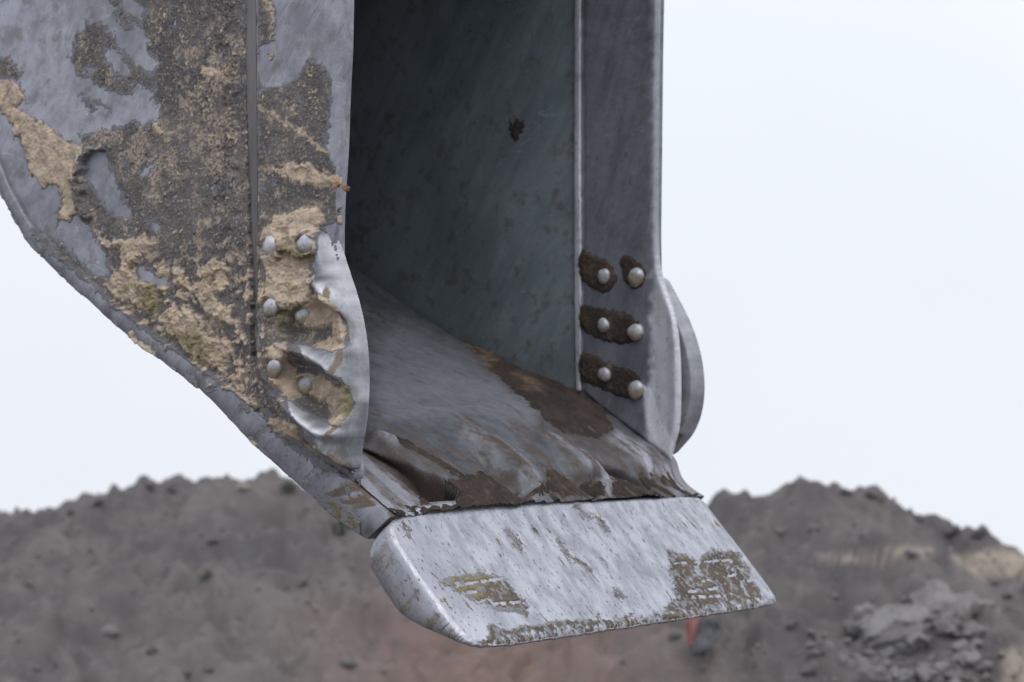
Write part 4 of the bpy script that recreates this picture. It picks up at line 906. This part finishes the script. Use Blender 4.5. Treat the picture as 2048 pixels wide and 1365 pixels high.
for i, (x, y, s_) in enumerate([(300, 975, 26), (196, 1005, 24), (342, 980, 30), (142, 1030, 18), (1765, 1003, 26), (1838, 1040, 26), (1908, 1066, 30), (1690, 984, 24), (1745, 992, 28), (1960, 1072, 34)]):
    left = x < 1000
    o = rock('earth_clod', M_CLOD, 1, 90 + i, 1.25 if i == 0 else .8, 1.); p = surf_pt(x, y + 6, both); k = p.y / F * s_; o.scale = (k, k, k); o.location = p + Vector((0, 0, .25 * k))
    if i == 0: tag(o, 'upright dark clod standing highest on the skyline of the left mound', 'clod')
    elif left: tag(o, {196: 'dark clod where the crest of the left mound steps up', 342: 'rounded dark clod right of the upright one on the left skyline', 142: 'small dark clod low on the left skyline, nearest the photo edge'}[x], 'clod', 'clods along the left skyline')
    else: tag(o, {1765: 'dark clod just right of the summit where the right crest starts to fall', 1838: 'dark clod halfway down the falling crest of the right mound', 1908: 'dark clod on the low shoulder of the right mound', 1690: 'small dark clod on the very summit of the right mound', 1745: 'dark clod at the right end of the summit of the right mound', 1960: 'largest dark clod on the knob at the far right of the skyline'}[x], 'clod', 'clods along the right skyline')
r = random.Random(5)
pts = []
while len(pts) < 60:
    x, y = r.uniform(0, 2040), r.uniform(1010, 1360)
    if 730 < x < 1540 and y < 1300 - abs(x - 1000) * .1 and y > 960 and x < 1500: continue
    pts.append((x, y))
protos = [rock('earth_clod', M_CLOD if i < 5 else M_GREYC, 1, 150 + i, .75, 1.1, sub=2) for i in range(8)]; used_p = set()
for i, (x, y) in enumerate(pts):
    crest = np.interp(x, [a for a, b in (cL if x < 1000 else cR)], [b for a, b in (cL if x < 1000 else cR)])
    if y < crest + 8: y = crest + 8 + r.uniform(0, 100)
    j = i % 8
    if j in used_p: o = protos[j].copy(); COL.objects.link(o)
    else: o = protos[j]; used_p.add(j)
    p = surf_pt(x, y, both); k = p.y / F * r.choice((9, 10, 11, 13, 18, 30, 42)); o.scale = (k, k, k * r.uniform(.7, 1.1)); o.rotation_euler = (r.uniform(-.5, .5), r.uniform(-.5, .5), r.uniform(0, 6.28)); o.location = p
    side = 'left' if x < 1000 else 'right'; hgt = 'upper' if y < crest + 110 else ('middle' if y < crest + 220 else 'lower'); sz = 'tiny' if k / p.y * F < 13 else ('small' if k / p.y * F < 20 else 'fist-sized')
    tag(o, f'{sz} {"dark" if j < 5 else "grey"} clod lying on the {hgt} face of the {side} mound', 'clod', f'small clods on the {side} mound')
for x, y, s_, lb in ((487, 982, 24, 'white stone just below the crest of the left mound'), (632, 1222, 20, 'pale pebble low on the left mound beneath the bucket'), (1515, 1293, 12, 'small pinkish pebble right of the red plastic scrap'), (1505, 1312, 11, 'smaller pale pebble below the pinkish one, near the red plastic scrap')):
    o = rock('stone', M_CLODP, 1, int(x), .8, 1.); p = surf_pt(x, y, both); k = p.y / F * s_; o.scale = (k, k, k); o.location = p + Vector((0, -.1 * k, .1 * k)); tag(o, lb, 'stone')

# crumbs too many to count, strewn over both slopes
cv = []; cf = []; rg = np.random.default_rng(4)
for i in range(1500):
    if i < 650: x, y = rg.normal(1830, 85), rg.normal(1305, 38)
    else: x, y = rg.uniform(-60, 2110), rg.uniform(985, 1380)
    if i < 3000:
        pass
    if 760 < x < 1420 and y < 1230: continue
    X0 = (x - 1024) / F * 13; Yc = 15.5 if (x < 1000) else 13.0
    t0 = (1380 - y) / 380; Y0 = Yc - (1 - t0) * 3.6 + rg.uniform(-.4, .2); X0 = (x - 1024) / F * Y0; s_ = rg.choice([.010, .014, .02, .03]) * (1.2 if i < 650 else .75)
    cv.append((X0, Y0, s_))
cv = np.array(cv); zc = np.maximum(fL(cv[:, 0], cv[:, 1]), fR(cv[:, 0], cv[:, 1])); V_ = []; 
base6 = np.array([(1, 0, 0), (-1, 0, 0), (0, 1, 0), (0, -1, 0), (0, 0, .8), (0, 0, -.8)]); tri = [(0, 2, 4), (2, 1, 4), (1, 3, 4), (3, 0, 4), (2, 0, 5), (1, 2, 5), (3, 1, 5), (0, 3, 5)]
for i in range(len(cv)):
    pts_ = base6 * rg.uniform(.5, 1.3, (6, 1)) * cv[i, 2] + rg.normal(0, .15, (6, 3)) * cv[i, 2] + [cv[i, 0], cv[i, 1], zc[i] + cv[i, 2] * .3]
    V_.append(pts_); cf += [[a + 6 * i for a in t3] for t3 in tri]
CR = mesh_obj('soil_crumbs', np.vstack(V_), cf, M_GREYC, None, smooth=False, kind='stuff'); CR['label'] = 'loose crumbs of grey soil strewn over both mounds'; CR['category'] = 'soil'

# red plastic scrap and the dark one lying by it
def scrap(name, pts, mat, seed, label, cat):
    p = surf_pt(pts[0][0], pts[0][1], both); k = (p.y - .12) / F; n = 12; vs = []; cx = sum(a for a, b in pts) / len(pts); cy = sum(b for a, b in pts) / len(pts)
    bm = bmesh.new(); f = bm.faces.new([bm.verts.new(((a - cx) * k, 0, (cy - b) * k)) for a, b in pts]); bmesh.ops.triangulate(bm, faces=[f]); bmesh.ops.subdivide_edges(bm, edges=bm.edges, cuts=5, use_grid_fill=True)
    for v in bm.verts: v.co.y += float(fbm(np.array([v.co.x]), np.array([v.co.z]), .09, 3, seed)[0]) * .05 + v.co.z * .35
    g_ = bmesh.ops.extrude_face_region(bm, geom=bm.faces[:])
    for v in [e for e in g_['geom'] if isinstance(e, bmesh.types.BMVert)]: v.co.y += .006
    bmesh.ops.recalc_face_normals(bm, faces=bm.faces)
    me = bpy.data.meshes.new(name); bm.to_mesh(me); bm.free(); me.materials.append(mat); o = bpy.data.objects.new(name, me); COL.objects.link(o)
    q_ = surf_pt(cx, cy, both); o.location = (q_.x * .985, q_.y - .14, CAMZ + (q_.z - CAMZ) * .985)
    for pol in me.polygons: pol.use_smooth = True
    return tag(o, label, cat)
t = MT('red_plastic'); RED = t.done(t.mix(t.rng(t.noise(20, 3), .4, .6), (.17, .05, .052), (.22, .065, .068)), .45)
t = MT('blue_black_plastic'); BLK = t.done(t.mix(t.rng(t.noise(16, 3), .4, .6), (.045, .048, .058), (.08, .08, .088)), .6)
scrap('plastic_scrap', [(1372, 1240), (1412, 1240), (1404, 1262), (1392, 1285), (1384, 1300), (1376, 1285)], RED, 3, 'torn red plastic scrap poking out just below the blade', 'plastic scrap')
scrap('plastic_sheet', [(1402, 1245), (1436, 1248), (1446, 1275), (1424, 1300), (1402, 1318), (1388, 1316), (1386, 1296), (1394, 1280)], BLK, 5, 'crumpled blue-black plastic sheet lying beside the red scrap', 'plastic sheet')
# weeds
LEAF = (lambda t: t.done(t.mix(t.rng(t.noise(30, 3), .4, .6), (.07, .088, .066), (.10, .12, .088)), .7))(MT('weed_green'))
def weed(px, py, hpx, n, seed, label):
    r = random.Random(seed); p = surf_pt(px, py, both); k = p.y / F; vs = []; fs = []
    for i in range(n):
        a = r.uniform(0, 6.28); L = hpx * k * r.uniform(.5, 1.1); lean = r.uniform(.2, .9); wd = L * .09; b0 = Vector((r.gauss(0, .25) * hpx * k, r.gauss(0, .25) * hpx * k, -.02))
        dx, dy = math.cos(a), math.sin(a); base_ = len(vs)
        for s_ in range(4):
            f = s_ / 3; c_ = b0 + Vector((dx * lean * L * f * f, dy * lean * L * f * f, L * f * (1 - .3 * lean * f))); w_ = wd * (1 - f * .9) * (1 + .8 * (s_ == 1))
            vs += [tuple(c_ + Vector((-dy, dx, 0)) * w_), tuple(c_ - Vector((-dy, dx, 0)) * w_)]
        fs += [[base_ + 2 * s_, base_ + 2 * s_ + 1, base_ + 2 * s_ + 3, base_ + 2 * s_ + 2] for s_ in range(3)]
    o = mesh_obj('weed', vs, fs, LEAF); o.location = p; return tag(o, label, 'weed')
weed(578, 985, 26, 60, 1, 'green weed on the skyline against the underside of the bucket')
weed(690, 1062, 34, 110, 2, 'low green weed on the slope directly under the bucket lip')
weed(412, 1160, 30, 12, 3, 'thin yellow-green weed sprouting mid-slope on the left mound')
print('tris', sum(len(o.data.polygons) * 2 for o in S.objects if o.type == 'MESH'))
